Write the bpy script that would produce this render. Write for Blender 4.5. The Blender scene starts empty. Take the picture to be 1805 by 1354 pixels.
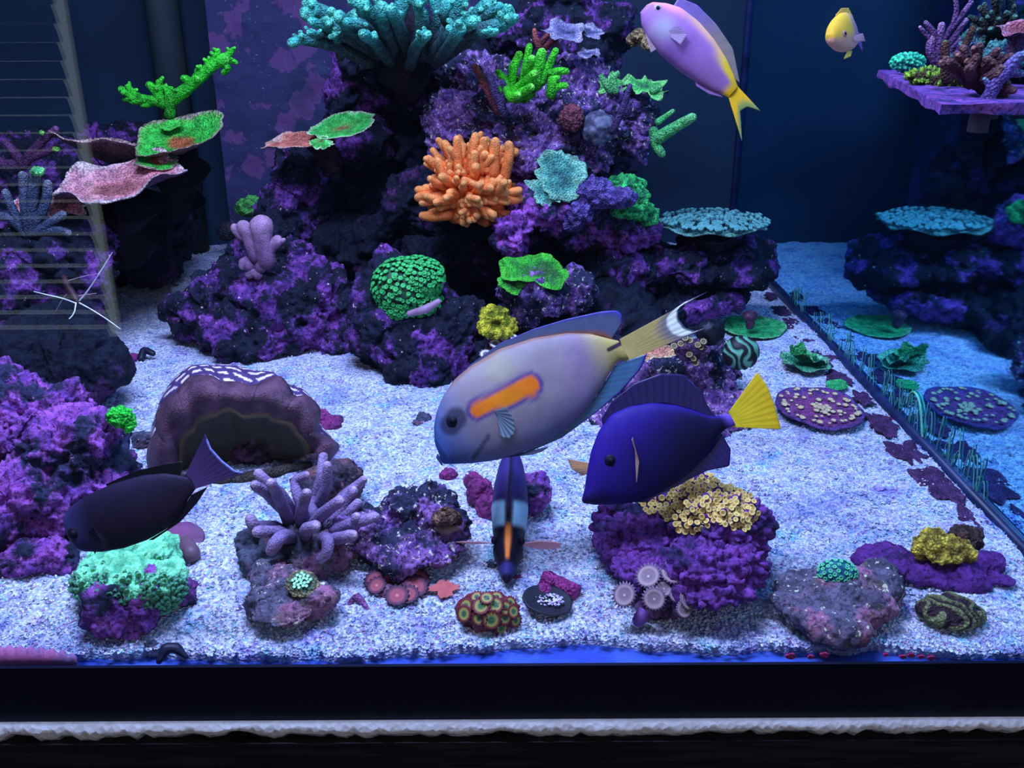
import bpy, bmesh, math, random
import numpy as np
from mathutils import Vector, Matrix

random.seed(7)
rng = np.random.default_rng(7)
SC = bpy.context.scene
COL = SC.collection

# ------------------------------------------------------------------ camera
W, HGT, FPX = 1805.0, 1354.0, 1654.0
CAMH = 0.35
PITCH, ROLL = math.radians(21.7), math.radians(-0.3)
fwd = Vector((0, math.cos(PITCH), -math.sin(PITCH)))
up0 = Vector((0, math.sin(PITCH), math.cos(PITCH)))
rt0 = Vector((1, 0, 0))
RT = rt0 * math.cos(ROLL) + up0 * math.sin(ROLL)
UP = up0 * math.cos(ROLL) - rt0 * math.sin(ROLL)
CAM = Vector((0, 0, CAMH))
cd = bpy.data.cameras.new('camera')
cam = bpy.data.objects.new('camera', cd)
COL.objects.link(cam)
cd.sensor_width = 36.0
cd.lens = FPX / W * 36.0
cd.clip_start = 0.01
m = Matrix((RT, UP, -fwd)).transposed().to_4x4()
m.translation = CAM
cam.matrix_world = m
SC.camera = cam

# ------------------------------------------------------------------ world, lights, exposure
LCOL = (0.38, 0.50, 1.0)
world = bpy.data.worlds.new('world')
SC.world = world
world.use_nodes = True
bg = world.node_tree.nodes['Background']
bg.inputs[0].default_value = (0.10, 0.20, 0.50, 1)
bg.inputs[1].default_value = 0.055


def area_light(name, loc, target, sx, sy, power, color):
    ld = bpy.data.lights.new(name, 'AREA')
    ld.shape = 'RECTANGLE'
    ld.size, ld.size_y = sx, sy
    ld.energy = power
    ld.color = color
    o = bpy.data.objects.new(name, ld)
    COL.objects.link(o)
    o.location = loc
    d = Vector(target) - Vector(loc)
    o.rotation_euler = d.to_track_quat('-Z', 'Y').to_euler()
    return o


# the LED bars over the water, and the dim lamp of the room
area_light('led_bar', (-0.20, 0.48, 0.88), (-0.19, 0.54, 0), 0.46, 0.12, 16.0, LCOL)
area_light('led_bar', (-0.04, 0.78, 0.90), (-0.06, 0.92, 0), 0.36, 0.12, 7.0, LCOL)
area_light('room_lamp', (0.5, -1.5, 0.85), (0.0, 0.5, 0.0), 0.8, 0.8, 6.5, (0.82, 0.79, 1.0))
vs = SC.view_settings
vs.view_transform = 'Standard'
vs.look = 'None'
vs.gamma = 1.0
vs.use_curve_mapping = False
vs.exposure = 0.0
SC.cycles.use_denoising = True
SC.cycles.max_bounces = 8
SC.cycles.transparent_max_bounces = 12
SC.cycles.sample_clamp_indirect = 4.0


# ------------------------------------------------------------------ placing helpers
def ray(px, py):
    return RT * ((px - W / 2) / FPX) + UP * ((HGT / 2 - py) / FPX) + fwd


def P(px, py, Y):
    d = ray(px, py)
    return CAM + d * (Y / d.y)


def FL(px, py, z=0.0):
    d = ray(px, py)
    return CAM + d * ((z - CAMH) / d.z)


def S(px, py, Y):
    return Y / ray(px, py).y / FPX


# ------------------------------------------------------------------ noise on arrays
def _hash(i, j, k, seed):
    h = (i * 374761393 + j * 668265263 + k * 2147483647 + seed * 974634777) & 0xFFFFFFFF
    h = ((h ^ (h >> 13)) * 1274126177) & 0xFFFFFFFF
    h = (h ^ (h >> 16)) & 0xFFFFFFFF
    return h.astype(np.float64) / 4294967295.0


def vnoise(p, seed=0):
    p = np.asarray(p, dtype=np.float64)
    i0 = np.floor(p).astype(np.int64)
    f = p - i0
    f = f * f * (3 - 2 * f)
    r = 0
    for dx in (0, 1):
        wx = f[:, 0] if dx else 1 - f[:, 0]
        for dy in (0, 1):
            wy = f[:, 1] if dy else 1 - f[:, 1]
            for dz in (0, 1):
                wz = f[:, 2] if dz else 1 - f[:, 2]
                r = r + wx * wy * wz * _hash(i0[:, 0] + dx, i0[:, 1] + dy, i0[:, 2] + dz, seed)
    return r * 2 - 1


def fbm(p, seed=0, oct=4, gain=0.5):
    p = np.asarray(p, dtype=np.float64)
    r, a = 0, 1.0
    for o in range(oct):
        r = r + a * vnoise(p * 2 ** o + 13.7 * o, seed + o)
        a *= gain
    return r


def worley(p, seed=0):
    p = np.asarray(p, dtype=np.float64)
    i0 = np.floor(p).astype(np.int64)
    best = np.full(len(p), 9.0)
    for dx in (-1, 0, 1):
        for dy in (-1, 0, 1):
            for dz in (-1, 0, 1):
                c = i0 + np.array([dx, dy, dz])
                q = np.stack([c[:, a] + _hash(c[:, 0], c[:, 1], c[:, 2], seed + 31 * a) for a in range(3)], 1)
                d = ((q - p) ** 2).sum(1)
                best = np.minimum(best, d)
    return np.sqrt(best)


# ------------------------------------------------------------------ colour
def lin(v):
    v = v / 255.0
    return v / 12.92 if v <= 0.04045 else ((v + 0.055) / 1.055) ** 2.4


def A(r, g, b, k=1.0):
    """albedo that reads as this display colour under the LED light"""
    g_ = 0.10 * (r + g + b) / 3
    return tuple(min(0.95, max(0.002, 0.72 * lin(0.90 * c + g_) * k / l)) for c, l in zip((r, g, b), LCOL))


def mixc(a, b, t):
    return tuple(x + (y - x) * t for x, y in zip(a, b))


def sstep(a, b, x):
    t = np.clip((x - a) / (b - a), 0, 1)
    return t * t * (3 - 2 * t)


# ------------------------------------------------------------------ materials
MATS = {}


def _nt(name):
    m = bpy.data.materials.new(name)
    m.use_nodes = True
    nt = m.node_tree
    return m, nt, nt.nodes['Principled BSDF']


def _noise(nt, co, scale, detail=3, rough=0.55):
    n = nt.nodes.new('ShaderNodeTexNoise')
    n.inputs['Scale'].default_value = scale
    n.inputs['Detail'].default_value = detail
    n.inputs['Roughness'].default_value = rough
    nt.links.new(co, n.inputs['Vector'])
    return n.outputs[0]


def _ramp(nt, fac, a, b):
    r = nt.nodes.new('ShaderNodeMapRange')
    r.interpolation_type = 'SMOOTHSTEP'
    r.inputs[1].default_value = a
    r.inputs[2].default_value = b
    nt.links.new(fac, r.inputs[0])
    return r.outputs[0]


def _mix(nt, fac, a, b, mode='MIX'):
    n = nt.nodes.new('ShaderNodeMix')
    n.data_type = 'RGBA'
    n.blend_type = mode
    for sock, v in ((n.inputs[0], fac), (n.inputs[6], a), (n.inputs[7], b)):
        if isinstance(v, (int, float)):
            sock.default_value = v
        elif isinstance(v, tuple):
            sock.default_value = (*v[:3], 1)
        else:
            nt.links.new(v, sock)
    return n.outputs[2]


def _bump(nt, height, strength, dist, bsdf):
    b = nt.nodes.new('ShaderNodeBump')
    b.inputs['Strength'].default_value = strength
    b.inputs['Distance'].default_value = dist
    nt.links.new(height, b.inputs['Height'])
    nt.links.new(b.outputs[0], bsdf.inputs['Normal'])


def rock_mat(name, dark, coral, coral2, cover=0.5, scale=28, fleck=(0.7, 0.62, 0.9), fleck_amt=0.66, third=None):
    """live rock: dark turf, crusts of coralline algae in patches, pale flecks"""
    if name in MATS:
        return MATS[name]
    m, nt, b = _nt(name)
    co = nt.nodes.new('ShaderNodeTexCoord').outputs['Object']
    n1 = _noise(nt, co, scale, 5, 0.62)
    lo = 0.62 - 0.30 * cover
    mask = _ramp(nt, n1, lo, lo + 0.09)
    n2 = _noise(nt, co, scale * 3.1, 4, 0.6)
    cor = _mix(nt, _ramp(nt, n2, 0.36, 0.64), coral, coral2)
    drk = _mix(nt, _ramp(nt, _noise(nt, co, scale * 2.3, 4), 0.35, 0.65), dark, tuple(c * 2.3 for c in dark))
    if third:
        drk = _mix(nt, _ramp(nt, _noise(nt, co, scale * 0.8, 3), 0.52, 0.66), drk, third)
    c = _mix(nt, mask, drk, cor)
    n3 = _noise(nt, co, scale * 7.5, 3, 0.6)
    c = _mix(nt, _ramp(nt, n3, fleck_amt, fleck_amt + 0.06), c, fleck)
    n4 = _noise(nt, co, scale * 11, 4, 0.7)
    c = _mix(nt, _ramp(nt, n4, 0.3, 0.55), tuple(x * 0.35 for x in dark), c)
    nt.links.new(c, b.inputs['Base Color'])
    b.inputs['Roughness'].default_value = 0.75
    b.inputs['Specular IOR Level'].default_value = 0.25
    _bump(nt, _noise(nt, co, scale * 6, 6, 0.7), 0.9, 0.004, b)
    MATS[name] = m
    return m


def coral_mat(name, c1, c2, scale=60, bump=0.6, bscale=220, bdist=0.0015, rough=0.6, voronoi=False, lo=0.4, hi=0.62):
    """one coral's tissue: two tones in soft patches, polyp relief"""
    if name in MATS:
        return MATS[name]
    m, nt, b = _nt(name)
    co = nt.nodes.new('ShaderNodeTexCoord').outputs['Object']
    c = _mix(nt, _ramp(nt, _noise(nt, co, scale, 3), lo, hi), c1, c2)
    if voronoi:
        v = nt.nodes.new('ShaderNodeTexVoronoi')
        v.inputs['Scale'].default_value = bscale
        nt.links.new(co, v.inputs['Vector'])
        h = v.outputs['Distance']
    else:
        h = _noise(nt, co, bscale, 4, 0.65)
    _bump(nt, h, bump, bdist, b)
    nt.links.new(c, b.inputs['Base Color'])
    b.inputs['Roughness'].default_value = rough
    b.inputs['Specular IOR Level'].default_value = 0.25
    MATS[name] = m
    return m


def attr_mat(name, rough=0.5, bscale=300, bump=0.25, bdist=0.0008, spec=0.3, vary=0.25, vscale=150, alpha=None, cells=0.0):
    """colour from the mesh's own pattern with fine grain"""
    if name in MATS:
        return MATS[name]
    m, nt, b = _nt(name)
    co = nt.nodes.new('ShaderNodeTexCoord').outputs['Object']
    a = nt.nodes.new('ShaderNodeVertexColor')
    a.layer_name = 'Col'
    v = _ramp(nt, _noise(nt, co, vscale, 4), 0.3, 0.7)
    g = nt.nodes.new('ShaderNodeMapRange')
    g.inputs[3].default_value = 1 - vary
    g.inputs[4].default_value = 1 + vary
    nt.links.new(v, g.inputs[0])
    cm = nt.nodes.new('ShaderNodeVectorMath')
    cm.operation = 'SCALE'
    nt.links.new(a.outputs[0], cm.inputs[0])
    nt.links.new(g.outputs[0], cm.inputs['Scale'])
    out = cm.outputs[0]
    hgt = _noise(nt, co, bscale, 3)
    if cells:
        vo = nt.nodes.new('ShaderNodeTexVoronoi')
        vo.inputs['Scale'].default_value = bscale
        nt.links.new(co, vo.inputs['Vector'])
        hgt = vo.outputs['Distance']
        out = _mix(nt, _ramp(nt, hgt, 0.35, 0.75), out, (1 - cells, 1 - cells, 1 - cells), 'MULTIPLY')
        mlt = out.node
        mlt.inputs[0].default_value = 1.0
        sc_ = nt.nodes.new('ShaderNodeMapRange')
        sc_.inputs[1].default_value = 0.3
        sc_.inputs[2].default_value = 0.8
        sc_.inputs[3].default_value = 0.0
        sc_.inputs[4].default_value = 1.0
        nt.links.new(vo.outputs['Distance'], sc_.inputs[0])
        nt.links.new(sc_.outputs[0], mlt.inputs[0])
    nt.links.new(out, b.inputs['Base Color'])
    b.inputs['Roughness'].default_value = rough
    b.inputs['Specular IOR Level'].default_value = spec
    if alpha is not None:
        b.inputs['Alpha'].default_value = alpha
    _bump(nt, hgt, bump, bdist, b)
    MATS[name] = m
    return m


def plain_mat(name, c, rough=0.5, spec=0.3, c2=None, scale=40, bump=0.0, bscale=200, bdist=0.001):
    return coral_mat(name, c, c2 or tuple(x * 0.8 for x in c), scale, bump, bscale, bdist, rough)


# ------------------------------------------------------------------ objects
BASE = {}


def thing(name, label, cat, base, group=None, kind=None):
    o = bpy.data.objects.new(name, None)
    o.empty_display_size = 0.01
    COL.objects.link(o)
    o.location = base
    BASE[o.name] = Vector(base)
    tag(o, label, cat, group, kind)
    return o


def tag(o, label=None, cat=None, group=None, kind=None):
    if label:
        o['label'] = label
    if cat:
        o['category'] = cat
    if group:
        o['group'] = group
    if kind:
        o['kind'] = kind
    return o


def mesh_obj(name, verts, faces, mat, parent=None, base=None, smooth=True, col=None):
    """one mesh object from world-space vertices, stored relative to its base (or its parent's)"""
    v = np.asarray(verts, dtype=np.float64).reshape(-1, 3)
    if parent is not None:
        base = BASE[parent.name]
    elif base is None:
        base = Vector((v[:, 0].mean(), v[:, 1].mean(), v[:, 2].min()))
    base = Vector(base)
    v = v - np.array(base)
    me = bpy.data.meshes.new(name)
    me.from_pydata(v.tolist(), [], faces if isinstance(faces, list) else faces.tolist())
    if smooth:
        me.polygons.foreach_set('use_smooth', [True] * len(me.polygons))
    if col is not None:
        at = me.color_attributes.new('Col', 'FLOAT_COLOR', 'POINT')
        c = np.ones((len(v), 4))
        c[:, :3] = col
        at.data.foreach_set('color', c.ravel())
    if mat:
        me.materials.append(mat)
    o = bpy.data.objects.new(name, me)
    COL.objects.link(o)
    if parent is not None:
        o.parent = parent
    else:
        o.location = base
    BASE[o.name] = base
    return o


class MB:
    """collects vertices, faces and colours"""

    def __init__(self):
        self.v, self.f, self.c, self.n = [], [], [], 0

    def add(self, v, f, c=None):
        v = np.asarray(v, dtype=np.float64).reshape(-1, 3)
        for q in f:
            self.f.append([i + self.n for i in q])
        self.v.append(v)
        if c is None:
            c = (0.5, 0.5, 0.5)
        c = np.asarray(c, dtype=np.float64)
        if c.ndim == 1:
            c = np.tile(c, (len(v), 1))
        self.c.append(c)
        self.n += len(v)

    def build(self, name, mat, parent=None, base=None, smooth=True, col=True):
        return mesh_obj(name, np.concatenate(self.v), self.f, mat, parent, base, smooth,
                        np.concatenate(self.c) if col else None)


def frame_of(n):
    n = Vector(n).normalized()
    a = Vector((0, 0, 1)) if abs(n.z) < 0.9 else Vector((1, 0, 0))
    x = a.cross(n).normalized()
    y = n.cross(x)
    return x, y, n


def tube(pts, rad, seg=10, round_end=True, round_start=False, bumps=0.0, seed=0):
    """a tapering tube along pts, ends rounded; returns verts, faces, t along"""
    pts = [Vector(p) for p in pts]
    rad = list(rad)
    # resample smoothly (Catmull-Rom)
    if len(pts) > 2:
        q, r = [], []
        ext = [pts[0] * 2 - pts[1]] + pts + [pts[-1] * 2 - pts[-2]]
        for i in range(len(pts) - 1):
            p0, p1, p2, p3 = ext[i:i + 4]
            for k in range(3):
                t = k / 3
                q.append(0.5 * ((2 * p1) + (p2 - p0) * t + (2 * p0 - 5 * p1 + 4 * p2 - p3) * t * t + (3 * p1 - p0 - 3 * p2 + p3) * t ** 3))
                r.append(rad[i] + (rad[i + 1] - rad[i]) * t)
        q.append(pts[-1])
        r.append(rad[-1])
        pts, rad = q, r
    if round_end:
        d = (pts[-1] - pts[-2]).normalized()
        e, re = pts[-1], rad[-1]
        for a in (30, 55, 75, 88):
            a = math.radians(a)
            pts.append(e + d * re * math.sin(a))
            rad.append(re * math.cos(a))
    if round_start:
        d = (pts[0] - pts[1]).normalized()
        e, re = pts[0], rad[0]
        for a in (30, 55, 75, 88):
            a = math.radians(a)
            pts.insert(0, e + d * re * math.sin(a))
            rad.insert(0, re * math.cos(a))
    n = len(pts)
    V, T = [], []
    x = None
    for i in range(n):
        d = (pts[min(i + 1, n - 1)] - pts[max(i - 1, 0)])
        d = d.normalized() if d.length > 1e-9 else Vector((0, 0, 1))
        if x is None:
            x, y, _ = frame_of(d)
        else:
            x = (x - d * x.dot(d)).normalized()
            y = d.cross(x)
        for k in range(seg):
            a = 2 * math.pi * k / seg
            V.append(pts[i] + (x * math.cos(a) + y * math.sin(a)) * rad[i])
            T.append(i / (n - 1))
    V = np.array([tuple(v) for v in V])
    if bumps:
        c = np.array([tuple(p) for p in pts]).repeat(seg, 0)
        s = 0.9 / max(rad)
        V = c + (V - c) * (1 + bumps * fbm(V * s, seed, 2))[:, None]
    F = [[i * seg + k, i * seg + (k + 1) % seg, (i + 1) * seg + (k + 1) % seg, (i + 1) * seg + k] for i in range(n - 1) for k in range(seg)]
    F.append([(n - 1) * seg + k for k in range(seg)])
    F.append([k for k in reversed(range(seg))])
    return V, F, np.array(T)


def box_vf(x0, x1, y0, y1, z0, z1):
    v = [(x, y, z) for x in (x0, x1) for y in (y0, y1) for z in (z0, z1)]
    f = [[0, 1, 3, 2], [4, 6, 7, 5], [0, 4, 5, 1], [2, 3, 7, 6], [0, 2, 6, 4], [1, 5, 7, 3]]
    return v, f


from mathutils.bvhtree import BVHTree
ROCKS = []


def YH(px, py, default=None, lift=0.0):
    """distance of the first rock met along this line of sight, brought forward by lift"""
    d = ray(px, py)
    best = None
    for t in ROCKS:
        h = t.ray_cast(CAM, d)
        if h[0] is not None and (best is None or h[0].y < best):
            best = h[0].y
    if best is None:
        return default
    return best - lift


def blob_mesh(blobs, vox):
    """ellipsoids given as (centre, (rx, ry, rz)) grown together into one skin"""
    bm = bmesh.new()
    for c, r in blobs:
        mat = Matrix.Translation(c) @ Matrix.Diagonal((*r, 1))
        bmesh.ops.create_icosphere(bm, subdivisions=3, radius=1.0, matrix=mat)
    me = bpy.data.meshes.new('tmp')
    bm.to_mesh(me)
    bm.free()
    o = bpy.data.objects.new('tmp', me)
    COL.objects.link(o)
    md = o.modifiers.new('r', 'REMESH')
    md.mode = 'VOXEL'
    md.voxel_size = vox
    sm = o.modifiers.new('s', 'SMOOTH')
    sm.iterations = 6
    dg = bpy.context.evaluated_depsgraph_get()
    ev = o.evaluated_get(dg)
    m2 = ev.to_mesh()
    n = len(m2.vertices)
    V = np.empty(n * 3)
    m2.vertices.foreach_get('co', V)
    N = np.empty(n * 3)
    m2.vertex_normals.foreach_get('vector', N)
    F = [list(p.vertices) for p in m2.polygons]
    ev.to_mesh_clear()
    bpy.data.objects.remove(o)
    bpy.data.meshes.remove(me)
    return V.reshape(-1, 3), N.reshape(-1, 3), F


def px_blobs(spec, Y0=None):
    """(px, py, Y, rx_px, ry_px[, depth factor]) -> centres and radii in metres"""
    out = []
    for b in spec:
        px, py, Y, rx, ry = b[:5]
        k = b[5] if len(b) > 5 else 0.85
        s = S(px, py, Y)
        out.append((P(px, py, Y), (rx * s, max(rx, ry) * s * k, ry * s)))
    return out


def rock(name, label, spec, mat, cat='rock', sit=False, amp=1.0, vox_px=3.3, seed=1, group=None, rough_scale=1.0, pits=1.0, floor=True, parent=None, nod=0.0):
    blobs = px_blobs(spec)
    px, py, Y = spec[0][:3]
    s = S(px, py, Y)
    V, N, F = blob_mesh(blobs, vox_px * s)
    size = max(max(r) for _, r in blobs)
    a = size * amp
    f = rough_scale / size
    d = 0.22 * a * fbm(V * f * 1.3, seed, 4, 0.55)
    w = worley(V * f * 2.6, seed + 5)
    d -= pits * 0.16 * a * np.clip(0.42 - w, 0, 1) / 0.42
    w2 = worley(V * f * 6.5, seed + 9)
    d -= pits * 0.06 * a * np.clip(0.40 - w2, 0, 1) / 0.40
    d += 0.060 * a * fbm(V * f * 9, seed + 3, 3, 0.65)
    if nod:
        w3 = worley(V * f * 6.5, seed + 15)
        d += nod * 0.17 * a * np.sqrt(np.clip(0.62 - w3, 0, 1) / 0.62)
    V = V + N * d[:, None]
    if sit:
        k = (CAMH + 0.006) / (CAMH - np.percentile(V[:, 2], 0.5))
        c0 = np.array(CAM)
        V = c0 + (V - c0) * k
    if floor:
        V[:, 2] = np.maximum(V[:, 2], -0.004)
    ROCKS.append(BVHTree.FromPolygons(V.tolist(), F))
    if parent is not None:
        return mesh_obj(name, V, F, mat, parent)
    lo = V[:, 2].min()
    o = mesh_obj(name, V, F, mat, None, Vector((V[:, 0].mean(), V[:, 1].mean(), lo)))
    tag(o, label, cat, group)
    return o
# ================================================================== the tank, its stand and the room behind the camera
XR, XL, YF, YB = 0.356, -1.0, 0.442, 1.50
ZT = 0.75

# sand bed
nx, ny = 240, 230
xs = np.linspace(XL, XR, nx)
ys = np.linspace(0.0, 1.0, ny) ** 1.4
gx, gy = np.meshgrid(xs, ys)
edge = YF + 0.018 + 0.004 * vnoise(np.stack([xs * 14, xs * 0, xs * 0], 1), 3) + 0.003 * vnoise(np.stack([xs * 60, xs * 0, xs * 0], 1), 8)
edge += 0.012 * np.exp(-((xs - 0.03) / 0.05) ** 2)
gy = edge[None, :] + gy * (YB - edge[None, :])
pp = np.stack([gx.ravel(), gy.ravel(), np.zeros(gx.size)], 1)
gz = 0.0045 * vnoise(pp * 9, 1) + 0.002 * vnoise(pp * 35, 2) + 0.0012 * vnoise(pp * 140, 4)
gz *= np.clip((pp[:, 1] - YF) / 0.08, 0.15, 1)
pp[:, 2] = gz - 0.002
pp[:nx, 2] = -0.012
F = [[j * nx + i, j * nx + i + 1, (j + 1) * nx + i + 1, (j + 1) * nx + i] for j in range(ny - 1) for i in range(nx - 1)]


def sand_mat(name):
    m, nt, b = _nt(name)
    co = nt.nodes.new('ShaderNodeTexCoord').outputs['Object']
    v = nt.nodes.new('ShaderNodeTexVoronoi')
    v.inputs['Scale'].default_value = 520
    nt.links.new(co, v.inputs['Vector'])
    sep = nt.nodes.new('ShaderNodeSeparateColor')
    nt.links.new(v.outputs['Color'], sep.inputs[0])
    c = _mix(nt, _ramp(nt, sep.outputs[0], 0.05, 0.95), (0.44, 0.48, 0.60), (0.97, 0.97, 0.97))
    c = _mix(nt, _ramp(nt, sep.outputs[1], 0.90, 0.97), c, (0.50, 0.30, 0.52))
    c = _mix(nt, _ramp(nt, sep.outputs[2], 0.91, 0.98), c, (0.30, 0.62, 0.66))
    c = _mix(nt, _ramp(nt, _noise(nt, co, 9, 6, 0.65), 0.50, 0.70), c, (0.62, 0.64, 0.82), 'MULTIPLY')
    for sc_, lo_, hi_, tint in ((26, 0.52, 0.66, (0.62, 0.64, 0.88)), (38, 0.56, 0.68, (0.62, 0.98, 1.0)), (31, 0.55, 0.68, (0.86, 0.66, 1.0)), (80, 0.55, 0.68, (0.60, 0.66, 0.86))):
        mp_ = nt.nodes.new('ShaderNodeMapping')
        mp_.inputs['Location'].default_value = (sc_ * 0.37, sc_ * 0.11, 0)
        nt.links.new(co, mp_.inputs[0])
        mx_ = _mix(nt, _ramp(nt, _noise(nt, mp_.outputs[0], sc_, 5, 0.62), lo_, hi_), c, tint, 'MULTIPLY')
        c = mx_
    nt.links.new(c, b.inputs['Base Color'])
    b.inputs['Roughness'].default_value = 0.8
    b.inputs['Specular IOR Level'].default_value = 0.2
    _bump(nt, v.outputs['Distance'], 1.0, 0.002, b)
    return m


m_sand = sand_mat('aragonite_sand')
sand = mesh_obj('sand', pp, F, m_sand, base=(0, YF, 0))
tag(sand, 'pale aragonite sand bed covering the tank bottom', 'sand', kind='stuff')

# loose grains on the sand, thousands of them: one stuff object
ng = 42000
gxr = rng.uniform(-0.62, XR - 0.004, ng)
gyr = YF + 0.008 + (1.45 - YF) * rng.uniform(0, 1, ng) ** 2.4
sel = np.interp(gxr, xs, edge) < gyr + 0.004
gxr, gyr = gxr[sel], gyr[sel]
ng = len(gxr)
q = np.stack([gxr, gyr, np.zeros(ng)], 1)
gzr = (0.0045 * vnoise(q * 9, 1) + 0.002 * vnoise(q * 35, 2)) * np.clip((gyr - YF) / 0.08, 0.15, 1) - 0.002
octv = np.array([(1, 0, 0), (0, 1, 0), (-1, 0, 0), (0, -1, 0), (0, 0, 1)], float)
octf = np.array([(0, 1, 4), (1, 2, 4), (2, 3, 4), (3, 0, 4)])
sz = rng.uniform(0.0008, 0.0021, (ng, 1, 1)) * rng.uniform(0.6, 1.3, (ng, 1, 3))
ang = rng.uniform(0, 6.28, ng)
ov = np.tile(octv, (ng, 1, 1)) * sz
ca, sa = np.cos(ang)[:, None], np.sin(ang)[:, None]
ox = ov[:, :, 0] * ca - ov[:, :, 1] * sa
oy = ov[:, :, 0] * sa + ov[:, :, 1] * ca
gv = np.stack([ox + gxr[:, None], oy + gyr[:, None], ov[:, :, 2] + gzr[:, None] + 0.0002], 2).reshape(-1, 3)
gf = (octf[None] + (np.arange(ng) * 5)[:, None, None]).reshape(-1, 3)
pal = np.array([(0.85, 0.86, 0.84), (0.92, 0.90, 0.86), (0.6, 0.62, 0.66), (0.45, 0.47, 0.55), (0.6, 0.42, 0.62), (0.45, 0.7, 0.72)])
gc = pal[rng.choice(6, ng, p=[.36, .3, .16, .10, .04, .04])].repeat(5, 0)
gr = mesh_obj('gravel_grains', gv, gf, m_sand, sand, smooth=False, col=gc)
gr['kind'] = 'stuff'


def struct(name, x0, x1, y0, y1, z0, z1, mat, parent=None):
    v, f = box_vf(x0, x1, y0, y1, z0, z1)
    o = mesh_obj(name, v, f, mat, parent, smooth=False, base=None if parent else ((x0 + x1) / 2, (y0 + y1) / 2, z0))
    if parent is None:
        o['kind'] = 'structure'
    return o


m_back = plain_mat('navy_panel', (0.010, 0.030, 0.055), 0.5, 0.2, (0.006, 0.020, 0.040), 4)
m_bottom = plain_mat('blue_glass_edge', A(44, 84, 235), 0.3, 0.3, A(34, 64, 215), 30)
m_black = plain_mat('black_rim', (0.004, 0.006, 0.022), 0.45, 0.3, (0.003, 0.004, 0.016), 20)
wb = struct('wall_back', XL, XR + 0.01, YB, YB + 0.012, -0.012, ZT, m_back)
tag(wb, 'dark navy back panel of the aquarium', 'panel')
tag(struct('floor', XL, XR, YF, YB, -0.020, -0.0095, m_bottom), 'blue tinted glass bottom of the aquarium', 'tank bottom')
tag(struct('wall_left', XL - 0.012, XL, YF - 0.01, YB, -0.012, ZT, m_back), 'dark navy end panel of the aquarium', 'panel')

# side pane: mirror-like from inside the water
mm, nt, b = _nt('side_glass')
nt.nodes.remove(b)
gl = nt.nodes.new('ShaderNodeBsdfGlossy')
gl.inputs['Color'].default_value = (0.26, 0.70, 0.95, 1)
gl.inputs['Roughness'].default_value = 0.035
df = nt.nodes.new('ShaderNodeBsdfDiffuse')
df.inputs['Color'].default_value = (0.004, 0.012, 0.026, 1)
mx = nt.nodes.new('ShaderNodeMixShader')
mx.inputs[0].default_value = 0.92
nt.links.new(df.outputs[0], mx.inputs[1])
nt.links.new(gl.outputs[0], mx.inputs[2])
nt.links.new(mx.outputs[0], nt.nodes['Material Output'].inputs['Surface'])
wr = struct('wall_right', XR, XR + 0.012, YF - 0.01, YB, -0.012, ZT, mm)
tag(wr, 'side glass pane that mirrors the reef and the sand', 'glass pane')
m_sil = plain_mat('silicone', A(22, 40, 110), 0.35, 0.4, A(14, 28, 80), 40)
v, f, t = tube([(XR - 0.001, YF, 0.001), (XR - 0.001, YB, 0.001)], (0.0055, 0.0055), 8, False)
o = mesh_obj('silicone_seam', v, f, m_sil, wr)
v, f, t = tube([(XR - 0.001, YB - 0.001, -0.005), (XR - 0.001, YB - 0.001, ZT)], (0.005, 0.005), 8, False)
mesh_obj('silicone_seam', v, f, m_sil, wr)

# front pane: clear, with a faint mirror image of the room
mg, nt, b = _nt('front_glass')
nt.nodes.remove(b)
tr = nt.nodes.new('ShaderNodeBsdfTransparent')
tr.inputs['Color'].default_value = (0.985, 0.99, 1.0, 1)
gl = nt.nodes.new('ShaderNodeBsdfGlossy')
gl.inputs['Color'].default_value = (1, 1, 1, 1)
gl.inputs['Roughness'].default_value = 0.0
mx = nt.nodes.new('ShaderNodeMixShader')
lw = nt.nodes.new('ShaderNodeLayerWeight')
lw.inputs['Blend'].default_value = 0.12
mr = nt.nodes.new('ShaderNodeMapRange')
mr.inputs[3].default_value = 0.035
mr.inputs[4].default_value = 0.35
nt.links.new(lw.outputs['Facing'], mr.inputs[0])
nt.links.new(mr.outputs[0], mx.inputs[0])
nt.links.new(tr.outputs[0], mx.inputs[1])
nt.links.new(gl.outputs[0], mx.inputs[2])
nt.links.new(mx.outputs[0], nt.nodes['Material Output'].inputs['Surface'])
wf = struct('wall_front', XL, XR + 0.012, YF - 0.010, YF, -0.012, ZT, mg)
tag(wf, 'clear front glass pane of the aquarium', 'glass pane')

# black rim, foam sheet, stand
zr1, zr0 = P(902, 1174, 0.4295).z, P(902, 1268, 0.4295).z
rim = struct('trim_1', XL, XR + 0.03, 0.4295, 0.4318, zr0, zr1, m_black)
tag(rim, 'wide black bottom rim below the front glass', 'trim')
zf0 = P(902, 1308, 0.4250).z
nfx = 300
fx = np.linspace(XL, XR + 0.03, nfx)
jag = 0.0045 * np.abs(fbm(np.stack([fx * 45, fx * 0, fx * 0], 1), 5, 4, 0.75)) ** 1.0 + 0.003 * (fx - XL)
vv, ff = [], []
for i in range(nfx):
    zl = zf0 + jag[i] - 0.002
    k = 0.0006 * random.uniform(-1, 1)
    for (yy, zz) in ((0.455, zl), (0.4272 + k, zl), (0.4254 + k, zl + 0.003), (0.4240 + k, (zl + zr0) / 2), (0.4262, zr0), (0.455, zr0)):
        vv.append((fx[i], yy, zz))
for i in range(nfx - 1):
    for j in range(6):
        ff.append([i * 6 + j, i * 6 + (j + 1) % 6, (i + 1) * 6 + (j + 1) % 6, (i + 1) * 6 + j])
m_foam = coral_mat('foam_sheet', (0.86, 0.82, 0.72), (0.97, 0.93, 0.84), 120, 0.9, 260, 0.0012, 0.9, True)
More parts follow.
